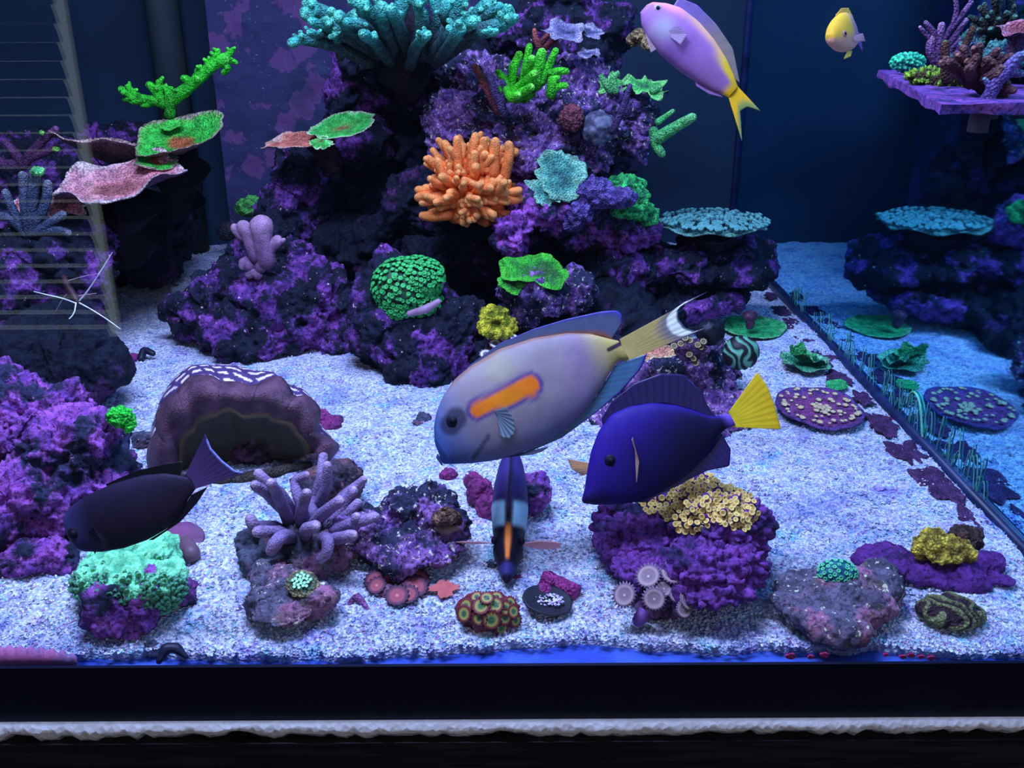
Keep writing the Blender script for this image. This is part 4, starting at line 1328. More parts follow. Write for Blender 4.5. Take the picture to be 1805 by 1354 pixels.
# teal turf coral on its own rock
t, b = TF('turf_coral', 'sea green turf coral spilling over a purple rock', 230, 1090)
s = S(230, 1030, 0.50)
c1 = P(232, 1060, 0.515)
rk_ = rock('rock_base', None, [(225, 1062, 0.50, 86, 44), (190, 1085, 0.485, 46, 28), (285, 1040, 0.51, 42, 40)], m_rkp, seed=71, vox_px=3, parent=t, sit=True, rough_scale=1.2)
TURF = [(0, A(40, 120, 110)), (0.4, A(60, 170, 150)), (0.8, A(84, 215, 180)), (1, A(30, 80, 90))]
cs = [P(190, 1005, 0.52), P(265, 990, 0.53), P(290, 1030, 0.50), P(225, 1020, 0.505)]
rs_ = [(52 * s, 0.03, 36 * s), (50 * s, 0.03, 36 * s), (34 * s, 0.022, 34 * s), (60 * s, 0.026, 34 * s)]
lump(t, 'mantle', cs, rs_, tone(A(64, 170, 160), A(100, 215, 200), -0.5, 0.3), M_FINE, 2.5 * s, 6, 0.10, 5.0)
pts = []
for c_, r_ in zip(cs, rs_):
    pts += [(p, n) for p, n in fib_points(c_, tuple(q * 1.0 for q in r_), 260, (0.1, -1.0, -0.15), 0.0, 8, 0.08)]
small_polyps(t, pts, 5.2 * s, [(0, A(84, 190, 175)), (0.6, A(64, 160, 150)), (1, A(20, 50, 74))], 'leaflets', 6, 1.5, 5, lean=(0, -0.3, -1.0))

# frag plug mushroom
t, b = TF('coral_plug', 'pinkish coral plug, a disc on a short stalk, tipped over', 328, 985, 'coral plug')
v, f, tt = tube([FL(338, 985) + Vector((0, 0, 0.004)), P(330, 962, 0.575), P(325, 950, 0.585)], (0.0065, 0.0055, 0.006), 14, True, True)
mesh_obj('stalk', v, f, M_SMOOTH, t, col=np.tile(A(80, 66, 110), (len(v), 1)))
plate(t, 'cap', P(324, 946, 0.58), 36 * S(324, 946, 0.58), 40, 6, 0, 0.75, -0.05, 0.02, 3, [(0, A(100, 44, 120)), (0.9, A(84, 40, 120)), (1.1, A(64, 44, 96))], M_SMOOTH, 0.28, 4, 0.06)

# small mint star coral on the lilac and olive rock
Yt = YH(531, 1030, 0.51) - 0.003
t = T('star_coral', 'small mint star coral disc on the lilac rock', 530, 1040, Yt)
s = S(530, 1025, Yt)
C = P(531, 1026, Yt)
plate(t, 'disc', C, 30 * s, 34, 4, 0, 0.9, -0.25, 0.03, 3, [(0, A(60, 110, 120)), (0.6, A(80, 120, 120)), (1.0, A(130, 130, 120)), (1.1, A(50, 44, 70))], M_CORAL, 0.2, 6, 0.1)
me = polyp_mesh('mint_head', [(0, A(90, 200, 190)), (0.4, A(150, 235, 225)), (0.8, A(120, 220, 205)), (1.0, A(60, 120, 130)), (1.2, A(50, 90, 110))], 12, False, 0.3, 0.6)
for k in range(22):
    a, r = k * 2.4, math.sqrt(k / 22) * 17 * s
    put_polyp(t, me, C + Vector((math.cos(a) * r, math.sin(a) * r * 0.8, 0.0010 + 0.62 * math.sin(a) * r * 0.8)), Vector((0, -0.55, 0.9)), 3.4 * s)

# red button polyps
ZR = [(0, A(170, 140, 170)), (0.10, A(150, 70, 100)), (0.3, A(120, 50, 84)), (0.5, A(150, 66, 104)), (0.66, A(84, 40, 84)), (0.8, A(64, 34, 76)), (1.0, A(56, 30, 76)), (1.2, A(60, 34, 76))]
t, b = TF('zoanthid_colony', 'dusky red button polyps with dark skirts on the sand', 700, 1055)
s = S(700, 1030, 0.53)
me = polyp_mesh('red_button', ZR, 28, True, 0.06, 0.7, 0.12)
lump(t, 'mat', FL(702, 1036) + Vector((0, 0, 0.001)), (50 * s, 30 * s, 10 * s), tone(A(60, 40, 90), A(90, 60, 120)), M_SMOOTH, 2.5 * s, 3, 0.15)
for px, py, r in ((682, 1016, 21), (710, 1013, 21), (660, 1022, 19), (664, 1032, 17), (732, 1034, 22), (740, 1020, 18), (700, 1050, 20), (720, 1048, 18)):
    p = P(px, py, FL(px, py + 12).y)
    put_polyp(t, me, p, Vector((random.uniform(-.25, .25) + (px - 700) / 120, -0.45, 1)), r * s, random.random())
# green eyed polyps on a dark red mat
ZG = [(0, A(60, 120, 110)), (0.14, A(40, 60, 60)), (0.28, A(60, 110, 84)), (0.45, A(76, 140, 96)), (0.56, A(150, 150, 90)), (0.66, A(110, 56, 60)), (0.9, A(90, 30, 50)), (1.0, A(84, 34, 64)), (1.2, A(60, 24, 50))]
t, b = TF('zoanthid_colony', 'dark red polyp mound with green-eyed polyps', 860, 1110)
s = S(860, 1080, 0.49)
me = polyp_mesh('green_eye', ZG, 28, True, 0.05, 0.8, 0.16)
C = FL(858, 1088) + Vector((0, 0, 0.004))
lump(t, 'mat', C, (58 * s, 42 * s, 28 * s), tone(A(64, 22, 44), A(100, 36, 60)), M_SMOOTH, 2.5 * s, 3, 0.12)
for px, py, r in ((821, 1068, 12), (848, 1068, 14), (873, 1066, 13), (858, 1054, 11), (840, 1052, 10), (832, 1060, 8), (866, 1093, 15), (890, 1088, 13), (891, 1072, 12), (905, 1078, 11), (909, 1094, 11), (884, 1108, 11), (818, 1082, 13), (876, 1052, 10), (845, 1090, 12), (900, 1062, 10)):
    dx, dy = (px - 858) / 62, (1080 - py) / 34
    p = P(px, py, C.y - 0.008 - 0.010 * (1 - abs(dx)) + 0.012 * max(0, dy))
    put_polyp(t, me, p, Vector((dx, -0.8 + 0.5 * dy, 0.6 + 0.5 * dy)), r * s * 1.15, random.random())
# brown ringed palys
ZB = [(0, A(170, 180, 225)), (0.12, A(96, 92, 140)), (0.45, A(112, 100, 150)), (0.66, A(120, 104, 150)), (0.74, A(150, 145, 190)), (0.84, A(84, 70, 120)), (1.0, A(100, 90, 150)), (1.2, A(70, 54, 100))]
t, b = TF('zoanthid_colony', 'lavender brown button polyps with feathery skirts and long stalks', 1160, 1100)
s = S(1150, 1050, 0.50)
me = polyp_mesh('lavender_button', ZB, 44, True, 0.12, 1.7, 0.22)
lump(t, 'mat', FL(1165, 1090) + Vector((0, 0.006, 0.004)), (42 * s, 26 * s, 24 * s), tone(A(44, 34, 84), A(84, 56, 130)), M_SMOOTH, 2.5 * s, 3, 0.2)
for px, py, r, nx_, ny_ in ((1143, 1016, 21, -.4, -.5), (1183, 1012, 20, .2, -.35), (1101, 1049, 20, -.7, -.8), (1153, 1056, 19, 0, -1.1), (1170, 1038, 14, .2, -.6), (1210, 1060, 16, .8, -.5), (1205, 1075, 14, .5, -.9), (1190, 1050, 12, .5, -.6)):
    put_polyp(t, me, P(px, py, 0.474 + (1060 - py) * 0.0003), Vector((nx_, ny_, 0.85)), r * s, random.random())
v, f, tt = tube([FL(1125, 1108) + Vector((0, 0.0, .006)), FL(1136, 1102) + Vector((0, 0.0, .009))], (0.0040, 0.0050), 16, False, True)
mesh_obj('tube_sponge', v, f, M_SMOOTH, t, col=np.tile(A(90, 60, 180), (len(v), 1)))

# salmon chip
t, b = TF('plate_coral', 'flat salmon pink coral chip lying on the sand', 792, 1062)
plate(t, 'plate', FL(785, 1044) + Vector((0, 0, 0.003)), 28 * S(785, 1044, 0.51), 4, 0, 0, 1.0, 0.05, 0.04, 3, [(0, A(150, 74, 100)), (1.0, A(165, 86, 110)), (1.1, A(120, 60, 90))], M_SMOOTH, 0.10, 8, 0.4)
# black frag disc and pink tubes
t, b = TF('coral_plug', 'round black plug disc with white gravel in its hollow', 965, 1090, 'coral plug')
c = FL(965, 1072) + Vector((0, 0, 0.005))
s = S(965, 1072, 0.49)
plate(t, 'disc', c, 45 * s, 6, 10, 0, 0.85, 0.10, 0.0, 3, [(0, (0.012, 0.012, 0.02)), (1, (0.02, 0.02, 0.03)), (1.1, (0.03, 0.035, 0.03))], M_SMOOTH, 0.22, 2, 0.04)
mb = MB()
for k in range(60):
    a, r = random.uniform(0, 6.28), math.sqrt(random.random()) * 26 * s
    p = c + Vector((r * math.cos(a) + 3 * s, r * math.sin(a) * 0.7, 0.0012))
    q = random.uniform(2, 4) * s
    mb.add([tuple(p + Vector(d) * q) for d in ((1, 0, 0), (0, 1, 0), (-1, 0, 0), (0, -1, 0), (0, 0, .8))], [[0, 1, 4], [1, 2, 4], [2, 3, 4], [3, 0, 4]], random.choice([(0.8, 0.8, 0.8), (0.6, 0.6, 0.7), (0.5, 0.3, 0.6)]))
o = mb.build('gravel', M_SMOOTH, t, smooth=False)
o['kind'] = 'stuff'
PTB = A(140, 50, 170)
v, f, tt = tube([FL(958, 1052) + Vector((0, 0, 0.004)), P(962, 1035, 0.517), P(970, 1016, 0.517)], (0.0055, 0.0055, 0.0058), 14, False, True, 0.1)
o = mesh_obj('coralline_tube', v, f, M_CORAL, None, FL(958, 1052), col=np.tile(PTB, (len(v), 1)))
tag(o, 'upright magenta coralline tube behind the black plug disc', 'rubble')
v, f, tt = tube([FL(978, 1040) + Vector((0, 0, 0.005)), FL(998, 1048) + Vector((0, 0, 0.005)), FL(1016, 1056) + Vector((0, 0, 0.005))], (0.0056, 0.005, 0.005), 14, False, True, 0.1)
o = mesh_obj('coralline_tube', v, f, M_CORAL, None, FL(1000, 1050), col=np.tile(PTB, (len(v), 1)))
tag(o, 'magenta coralline tube lying flat on the sand', 'rubble')

# turquoise polyp coral
Yt = YH(1475, 1018, 0.52) + 0.006
t = T('polyp_coral', 'turquoise polyp coral cushion on the flat grey rock', 1475, 1030, Yt)
C = P(1475, 1012, Yt)
s = S(1475, 1012, Yt)
rr_ = (36 * s, 27 * s, 25 * s)
lump(t, 'cushion', C, rr_, tone(A(10, 70, 130), A(20, 100, 160)), M_SMOOTH, 2.5 * s, 3, 0.05)
me = polyp_mesh('turquoise_cup', [(0, A(20, 90, 110)), (0.35, A(40, 150, 150)), (0.76, A(90, 220, 190)), (1.0, A(30, 160, 170)), (1.2, A(10, 80, 140))], 10, False, 0.4, 0.6)
for p, n in fib_points(C, rr_, 120, (0, -0.8, 0.6), 0.0, 5):
    put_polyp(t, me, p, n, 4.0 * s)
# yellow plating coral on nodular rock
t = T('plating_coral', 'mustard yellow coral of overlapping scale-like cups on the violet rock', 1240, 950, 0.575)
me = polyp_mesh('yellow_cup', [(0, A(140, 112, 90)), (0.3, A(180, 150, 90)), (0.6, A(205, 178, 110)), (0.8, A(230, 205, 160)), (1.0, A(200, 150, 120)), (1.2, A(90, 70, 100))], 10, False, 0.22, 0.7)
rr2 = random.Random(3)


def cast(px, py):
    d = ray(px, py)
    best = None
    for tr_ in ROCKS:
        h = tr_.ray_cast(CAM, d)
        if h[0] is not None and (best is None or h[3] < best[3]):
            best = h
    return best


def in_poly(x, y, pl):
    c_ = False
    for i in range(len(pl)):
        (x1, y1), (x2, y2) = pl[i - 1], pl[i]
        if (y1 > y) != (y2 > y) and x < (x2 - x1) * (y - y1) / (y2 - y1) + x1:
            c_ = not c_
    return c_


pl = [(1175, 870), (1230, 838), (1290, 832), (1320, 860), (1340, 915), (1318, 938), (1260, 925), (1205, 945), (1170, 915), (1140, 905), (1125, 884)]
row = 0
y = 832
while y < 950:
    x = 1120 + (row % 2) * 5.5
    while x < 1340:
        qx, qy = x + rr2.uniform(-2, 2), y + rr2.uniform(-2, 2)
        x += 10
        if not in_poly(qx, qy, pl):
            continue
        h = cast(qx, qy)
        if h is None or h[3] > 0.85:
            continue
        n = Vector(h[1])
        if n.dot(ray(qx, qy)) > 0:
            n = -n
        sc1 = S(qx, qy, h[0].y)
        put_polyp(t, me, Vector(h[0]) + n * 2.2 * sc1, (n + Vector((0, -0.5, 0.6))).normalized(), rr2.uniform(5.0, 6.6) * sc1)
    y += 6.6
    row += 1
# yellow cup coral
t = T('cup_coral', 'ruffled yellow coral head on the flat violet slab', 1660, 985, 0.565)
Yt = YH(1660, 990, 0.58)
bl = [(1640, 962, Yt + .004, 34, 18), (1680, 968, Yt, 34, 18), (1660, 955, Yt + .012, 36, 16), (1700, 975, Yt - .002, 18, 12), (1655, 975, Yt - .002, 36, 12)]
V, N, F = blob_mesh(px_blobs(bl), 2 * S(1660, 960, 0.58))
sz_ = 0.014
nz = fbm(V / sz_ * 2.2, 4, 4)
w = worley(V / sz_ * 2.6, 3)
V2 = V + N * (sz_ * (0.22 * nz + 0.3 * (0.5 - w)))[:, None]
mesh_obj('head', V2, F, M_CORAL, t, col=tone(A(110, 100, 40), A(215, 190, 80), -0.25, 0.35)(V, N, 0.5 - w))
lump_thing('encrusting_coral', 'dark brown lump beside the ruffled yellow coral', 'coral', [(1702, 944, YH(1715, 990, 0.6) + .02, 30, 14), (1715, 958, YH(1715, 990, 0.6) + .015, 18, 18)], A(40, 34, 44), A(70, 54, 70), seed=81, amp=0.2)
# lobed brain
t, b = TF('brain_coral', 'olive and maroon brain coral with meandering ridges', 1675, 1105)
bl = [(1675, 1078, 0.50, 52, 22), (1640, 1076, 0.50, 26, 16), (1672, 1062, 0.508, 24, 16), (1705, 1084, 0.50, 30, 18)]
V, N, F = blob_mesh(px_blobs(bl), 2.0 * S(1675, 1080, 0.5))
k = (CAMH + 0.003) / (CAMH - V[:, 2].min())
V = np.array(CAM) + (V - np.array(CAM)) * k
q = V / 0.0042
rd = np.sin(5.0 * vnoise(q * 0.45, 7) + q[:, 0] * 3.0 + q[:, 1] * 1.4)
V2 = V + N * (0.0011 * rd)[:, None]
mesh_obj('head', V2, F, M_CORAL, t, col=tone(A(48, 34, 60), A(104, 124, 104), -0.4, 0.6)(V, N, rd))
# purple mat with yellow polyps
t, b = TF('mat_coral', 'round purple mat coral dotted with yellow polyps', 1442, 768)
c = FL(1442, 728) + Vector((0, 0, 0.004))
s = S(1442, 728, 0.80)
plate(t, 'mat', c, 72 * s, 2, 0, 0, 1.22, 0.08, 0.02, 4, [(0, A(120, 60, 160)), (0.85, A(104, 56, 160)), (0.93, A(84, 60, 180)), (1.1, A(70, 50, 150))], M_CORAL, 0.10, 5, 0.06, nr=24)
me = polyp_mesh('cream_polyp', [(0, A(140, 140, 130)), (0.5, A(170, 175, 175)), (0.9, A(150, 150, 150)), (1.2, A(110, 80, 150))], 9, True, 0.3, 0.5, 0.3)
rr2 = random.Random(4)
for k in range(86):
    if k < 40:
        a, r = rr2.uniform(0, 6.283), rr2.uniform(0.80, 0.92)
    elif k < 62:
        a, r = rr2.uniform(0, 6.28), rr2.uniform(0, 0.25)
    else:
        a, r = rr2.uniform(0, 6.28), rr2.uniform(0.25, 0.75)
    p = c + Vector((math.cos(a) * r * 72 * s, math.sin(a) * r * 86 * s, 0.08 * 72 * s * r * r + 0.0015))
    put_polyp(t, me, p, Vector((0, -0.2, 1)), rr2.uniform(2.6, 5.4) * s, k)
# teal scroll coral
SCR = [(0, A(30, 110, 110)), (0.6, A(50, 160, 150)), (0.95, A(110, 205, 200)), (1.1, A(24, 70, 90))]
t, b = TF('scroll_coral', 'teal ruffled scroll coral on the sand by the side glass', 1415, 668)
s = S(1415, 650, 0.90)
c = FL(1415, 652)
plate(t, 'plate', c + Vector((0, 0, 0.006)), 44 * s, 6, 4, 0, 1.0, 0.22, 0.07, 5, SCR, M_RIDGE, 0.1, 7, 0.15)
plate(t, 'ruffle', c + Vector((-0.006, 0.0, 0.015)), 26 * s, 20, 20, 20, 0.7, 0.5, 0.2, 4, [(0, A(20, 110, 80)), (0.8, A(36, 160, 110)), (1.0, A(70, 200, 150)), (1.1, A(20, 80, 70))], M_RIDGE, 0.1, 9, 0.3)
plate(t, 'ruffle', c + Vector((0.010, -0.006, 0.010)), 22 * s, 12, 10, 60, 0.8, 0.4, 0.2, 4, SCR, M_RIDGE, 0.1, 11, 0.3)
t, b = TF('plate_coral', 'tiny emerald coral chip by the side glass', 1474, 692)
plate(t, 'plate', FL(1474, 686) + Vector((0, 0, 0.004)), 20 * S(1474, 686, 0.85), 10, 0, 0, 1.0, 0.1, 0.08, 3, [(0, A(20, 130, 90)), (1, A(44, 190, 130)), (1.1, A(20, 80, 70))], M_CORAL, 0.12, 12, 0.2)
t, b = TF('plate_coral', 'flat emerald plate coral with white specks beside the glass', 1330, 600)
plate(t, 'plate', FL(1330, 583) + Vector((0, 0, 0.004)), 54 * S(1330, 583, 1.03), 3, 0, 0, 1.1, 0.06, 0.03, 3, [(0, A(20, 140, 100)), (0.9, A(36, 180, 130)), (1.0, A(90, 200, 170)), (1.1, A(30, 60, 60))], M_CORAL, 0.08, 13, 0.08)
lump_thing('mushroom_coral', 'small dark mushroom coral on the emerald plate', 'coral', [(1322, 556, 1.02, 15, 9), (1322, 570, 1.02, 9, 12)], A(40, 24, 60), A(70, 40, 90), M_SMOOTH, seed=82, amp=0.06)

# -------------------------------------------------- giant clam
clam = T('giant_clam', 'giant clam with scalloped brown mantle and striped outer fold', 420, 850, 0.68, 'clam')
s = S(430, 760, 0.72)
outer = [(268, 830), (272, 775), (285, 735), (312, 690), (345, 672), (372, 668), (410, 682), (440, 690), (462, 676), (490, 672), (512, 700), (540, 702), (555, 726), (556, 762), (575, 776), (588, 788), (575, 808), (548, 800)]
inner = [(316, 850), (308, 800), (318, 770), (340, 740), (362, 730), (382, 718), (404, 716), (432, 724), (452, 728), (478, 726), (496, 736), (516, 742), (532, 756), (542, 772), (548, 788), (552, 798), (550, 806), (540, 812)]
back = [(262, 800), (268, 756), (282, 716), (304, 676), (332, 656), (362, 652), (402, 650), (432, 656), (446, 664), (470, 676), (500, 684), (528, 700), (545, 716), (552, 740), (560, 764), (572, 782), (580, 792), (560, 800)]


def resample(pl, n):
    pl = np.array(pl, float)
    d = np.r_[0, np.cumsum(np.hypot(*(pl[1:] - pl[:-1]).T))]
    tt_ = np.linspace(0, d[-1], n)
    x = np.interp(tt_, d, pl[:, 0])
    y = np.interp(tt_, d, pl[:, 1])
    for _ in range(2):
        x[1:-1] = (x[:-2] + 2 * x[1:-1] + x[2:]) / 4
        y[1:-1] = (y[:-2] + 2 * y[1:-1] + y[2:]) / 4
    return np.stack([x, y], 1)


nc = 260
O_, I_, K_ = resample(outer, nc), resample(inner, nc), resample(back, nc)
for i in range(nc):
    w_ = abs(math.sin(i / (nc - 1) * 22 + 0.4)) - 0.5
    dv = np.array([O_[i][0] - 425, O_[i][1] - 800])
    O_[i] += dv / np.linalg.norm(dv) * 11 * w_
    I_[i] += dv / np.linalg.norm(dv) * 6 * w_


def loft(name, rows, colf, mat, parent):
    m_, n_ = len(rows), len(rows[0])
    V = [tuple(p) for r in rows for p in r]
    F = [[j * n_ + i, j * n_ + i + 1, (j + 1) * n_ + i + 1, (j + 1) * n_ + i] for j in range(m_ - 1) for i in range(n_ - 1)]
    o = mesh_obj(name, V, F, mat, parent, col=np.array([colf(j / (m_ - 1), i / (n_ - 1)) for j in range(m_) for i in range(n_)]))
    md = o.modifiers.new('thick', 'SOLIDIFY')
    md.thickness = 0.003
    return o


rows = []
for j in range(9):
    u = j / 8
    row = []
    for i in range(nc):
        p = O_[i] * (1 - u) + I_[i] * u
        ww = i / (nc - 1)
        rip = math.sin(ww * 44) * 0.004 * (1 - u)
        row.append(P(p[0], p[1], 0.700 - 0.020 * math.sin(u * 3.14) - 0.004 * u + rip))
    rows.append(row)
MAN, MAN2 = A(84, 60, 108), A(64, 50, 92)
loft('mantle', rows, lambda u, w_: mixc(mixc(MAN, MAN2, 0.5 + 0.5 * math.sin(w_ * 60)), A(130, 100, 110), max(0, (u - 0.9) * 8)), M_FINE, clam)
rows = []
for j in range(36):
    u = j / 35
    row = []
    for i in range(nc):
        p = O_[i] * (1 - u) + K_[i] * u
        row.append(P(p[0], p[1] - 12 * math.sin(u * 3.14) - 8 * u, 0.702 + 0.05 * u + 0.003 * math.sin(i * 0.17)))
    rows.append(row)


def stripe(u, w_):
    b_ = math.sin(u * 30 + 2.0 * math.sin(w_ * 26))
    g_ = math.sin(w_ * 110 + u * 9 + 2 * math.sin(w_ * 17))
    return A(180, 182, 245) if (b_ > 0.35 and g_ > -0.55) else A(54, 44, 120)


loft('striped_fold', rows, stripe, M_SMOOTH, clam)
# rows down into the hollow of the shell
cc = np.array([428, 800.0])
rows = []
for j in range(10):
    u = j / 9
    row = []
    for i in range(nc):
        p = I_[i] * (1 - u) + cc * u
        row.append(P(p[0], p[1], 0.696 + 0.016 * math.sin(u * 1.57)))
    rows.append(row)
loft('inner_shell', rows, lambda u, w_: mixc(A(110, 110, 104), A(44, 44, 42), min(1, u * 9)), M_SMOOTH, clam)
lump(clam, 'shell', [P(420, 800, 0.775), P(360, 800, 0.765), P(500, 805, 0.77)], [(0.048, 0.026, 0.028), (0.03, 0.022, 0.026), (0.03, 0.022, 0.022)], tone(A(40, 34, 56), A(70, 60, 90)), M_CORAL, 0.0025, 5, 0.12)
lump(clam, 'gill_tissue', [P(450, 800, 0.712), P(500, 790, 0.715)], [(0.018, 0.012, 0.014), (0.016, 0.012, 0.012)], tone(A(30, 24, 44), A(70, 44, 90)), M_SMOOTH, 0.0015, 5, 0.2)
v, f, tt = tube([FL(312, 846) + Vector((0, 0, .002)), FL(430, 846) + Vector((0, 0, .002)), FL(545, 822) + Vector((0, 0, .002))], (0.003, 0.004, 0.003), 12, True, True, 0.4, 4)
mesh_obj('shell_lip', v, f, M_CORAL, clam, col=np.tile(A(60, 58, 70), (len(v), 1)))

# -------------------------------------------------- turban snail
Yt = YH(786, 925, 0.59) - 0.004
t = T('turban_snail', 'brown banded turban snail on the speckled rock', 787, 930, Yt, 'snail')
C = P(786, 914, Yt)
s = S(786, 914, Yt) * 1.15
V, Cc, nn_ = [], [], 64
F = []
for i in range(nn_ + 1):
    u = i / nn_
    a = u * 3 * 2 * math.pi
    R_ = 15 * s * (1 - u) ** 0.8
    h = 24 * s * u
    rad = 10.5 * s * (1 - u) ** 0.8 + 0.6 * s
    for k in range(10):
        b_ = 2 * math.pi * k / 10
        q = R_ + rad * math.cos(b_)
        V.append((C.x + q * math.cos(a), C.y + q * math.sin(a), C.z - 4 * s + h + rad * math.sin(b_)))
        Cc.append(A(120, 96, 100) if math.sin(u * 70) > 0 else A(70, 54, 70))
F = [[i * 10 + k, i * 10 + (k + 1) % 10, (i + 1) * 10 + (k + 1) % 10, (i + 1) * 10 + k] for i in range(nn_) for k in range(10)] + [[k for k in reversed(range(10))]]
mesh_obj('shell', V, F, M_CORAL, t, col=np.array(Cc))
v, f, tt = tube([C + Vector((-14 * s, -0.003, -13 * s)), C + Vector((0, -0.004, -15 * s)), C + Vector((16 * s, -0.003, -13 * s))], (0.002, 0.0034, 0.002), 10, True, True)
mesh_obj('foot', v, f, M_SMOOTH, t, col=np.tile(A(100, 90, 110), (len(v), 1)))

# -------------------------------------------------- small rubble
def chip(name, label, cat, spec, mat, seed, **kw):
    return rock(name, label, spec, mat, cat, sit=True, seed=seed, vox_px=1.6, **kw)


m_mag = MATS['magenta_rock']
chip('coralline_cup', 'hollow magenta coralline cup beside the giant clam', 'rubble', [(570, 738, 0.80, 14, 16), (590, 742, 0.80, 14, 12), (582, 750, 0.79, 18, 9)], m_mag, 101)
chip('pebble', 'dull grey pebble in the clear stretch of sand', 'pebble', [(748, 740, 0.80, 16, 13), (735, 746, 0.79, 10, 8)], m_rkg, 102)
chip('pebble', 'bright magenta pebble below the chin of the orange-shouldered fish', 'pebble', [(792, 838, 0.69, 17, 13)], m_mag, 103)
chip('pebble', 'dark pebble pair half buried next to the boulder shade', 'pebble', [(232, 632, 0.95, 16, 9)], m_mag, 104)
v, f, tt = tube([FL(248, 632), FL(256, 626) + Vector((0, 0, .006)), FL(270, 628) + Vector((0, 0, .003))], (0.004, 0.004, 0.003), 10, True, True, 0.2)
o = mesh_obj('rubble_ring', v, f, M_SMOOTH, None, FL(256, 632), col=np.tile((0.01, 0.012, 0.025), (len(v), 1)))
tag(o, 'small black arched rubble piece on the back sand', 'rubble')
chip('pebble', 'small mauve pebble near the front glass', 'pebble', [(268, 1138, 0.46, 13, 11)], m_rkg, 105)
v, f, tt = tube([FL(280, 1166), FL(294, 1156) + Vector((0, 0, .004)), FL(312, 1153) + Vector((0, 0, .004)), FL(328, 1158)], (0.0016, 0.0036, 0.003, 0.0014), 10, True, True, 0.2)
o = mesh_obj('rubble_shard', v, f, M_SMOOTH, None, FL(300, 1158), col=np.tile((0.010, 0.012, 0.03), (len(v), 1)))
tag(o, 'black curved shard touching the front glass', 'rubble')
v, f, tt = tube([FL(616, 1064), FL(630, 1060) + Vector((0, 0, .003)), FL(648, 1074)], (0.0014, 0.003, 0.0014), 10, True, True, 0.2)
o = mesh_obj('rubble_shard', v, f, M_CORAL, None, FL(630, 1066), col=np.tile(A(110, 70, 170), (len(v), 1)))
tag(o, 'thin lilac shell shard beside the dusky red polyps', 'rubble')
chip('pebble', 'cream pebble behind the head-on fish snout', 'pebble', [(865, 1000, 0.55, 14, 10)], m_rkg, 106)
chip('pebble', 'purple pebble touching the head-on fish snout', 'pebble', [(912, 1022, 0.535, 13, 9)], m_mag, 107)
chip('pebble', 'dark grey pebble half hidden by the giant clam', 'pebble', [(252, 776, 0.76, 18, 16)], m_rkg, 108)
# coralline spots on the bottom edge of the front glass
def spot(px, py, r, label, k=1.0):
    c = P(px, py, YF + 0.0012)
    mb = MB()
    n = 18
    ss = S(px, py, YF)
    V = [(c.x, c.y, c.z)] + [(c.x + math.cos(a) * r * ss * (1 + 0.12 * math.sin(3 * a + px)), c.y, c.z + math.sin(a) * r * 0.62 * ss * k) for a in [2 * math.pi * i / n for i in range(n)]]
    V += [(x, y - 0.0016, z) for x, y, z in V]
    m_ = n + 1
    F = [[0, 1 + i, 1 + (i + 1) % n] for i in range(n)] + [[m_, m_ + 1 + (i + 1) % n, m_ + 1 + i] for i in range(n)] + [[1 + i, 1 + (i + 1) % n, m_ + 1 + (i + 1) % n, m_ + 1 + i] for i in range(n)]
    o = mesh_obj('coralline_spot', V, F, M_CORAL, None, (c.x, c.y, c.z), col=np.tile(A(150, 40, 140), (len(V), 1)))
    tag(o, label, 'coralline algae', 'coralline spots on the front glass')


for px, py, r in ((1393, 1155, 9), (1428, 1156, 6), (1452, 1153, 8), (1590, 1156, 6), (1605, 1153, 7), (1622, 1156, 6), (1640, 1158, 7), (1560, 1152, 5)):
    spot(px, py, r, 'small round magenta coralline spot on the foot of the front glass')
m_cr = coral_mat('coralline_crust', A(150, 90, 190), A(110, 90, 190), 60, 0.6, 200, 0.001)
V = []
for i in range(40):
    u = i / 39
    px = -20 + 155 * u
    top = 1142 + 14 * u ** 3 + 3 * math.sin(i * 1.3)
    for py, dy in ((top, 0.004), (1160, 0.0025), (1174, 0.001)):
        V.append(tuple(P(px, py, YF + dy)))
F = [[i * 3 + j, i * 3 + j + 1, (i + 1) * 3 + j + 1, (i + 1) * 3 + j] for i in range(39) for j in range(2)]
o = mesh_obj('coralline_crust', V, F, m_cr)
o.modifiers.new('thick', 'SOLIDIFY').thickness = 0.002
tag(o, 'pink coralline crust spread along the foot of the front glass', 'coralline algae')

# algae wisps on the side glass
rr2 = random.Random(12)
mb = MB()
for k in range(70):
    y = rr2.uniform(0.62, 1.15)
    z0 = 0.006
    h = rr2.uniform(0.004, 0.030) * (1.5 - y * 0.5)
    x = XR - 0.0012
    dy = rr2.uniform(-0.010, 0.010)
    v, f, tt = tube([(x, y, z0), (x, y + dy * 0.5, z0 + h * 0.7), (x, y + dy, z0 + h), (x, y + dy * 1.5, z0 + h * 0.75)], (0.0004, 0.0005, 0.0004, 0.0002), 5, True, True)
    mb.add(v, f, A(60, 140, 165))
o = mb.build('algae_wisps', M_SMOOTH)
tag(o, 'pale teal algae wisps hanging on the side glass', 'algae', kind='stuff')
v, f, tt = tube([(XR - 0.0015, 0.735, 0.004), (XR - 0.0015, 0.75, 0.03), (XR - 0.0015, 0.765, 0.036), (XR - 0.0015, 0.775, 0.028), (XR - 0.0015, 0.777, 0.02)], (0.0009, 0.0011, 0.0011, 0.0009, 0.0006), 7, True, True)
o = mesh_obj('algae_strand', v, f, M_SMOOTH, None, (XR - 0.0015, 0.74, 0.004), col=np.tile(A(70, 180, 185), (len(v), 1)))
tag(o, 'single hooked teal algae strand on the side glass', 'algae')

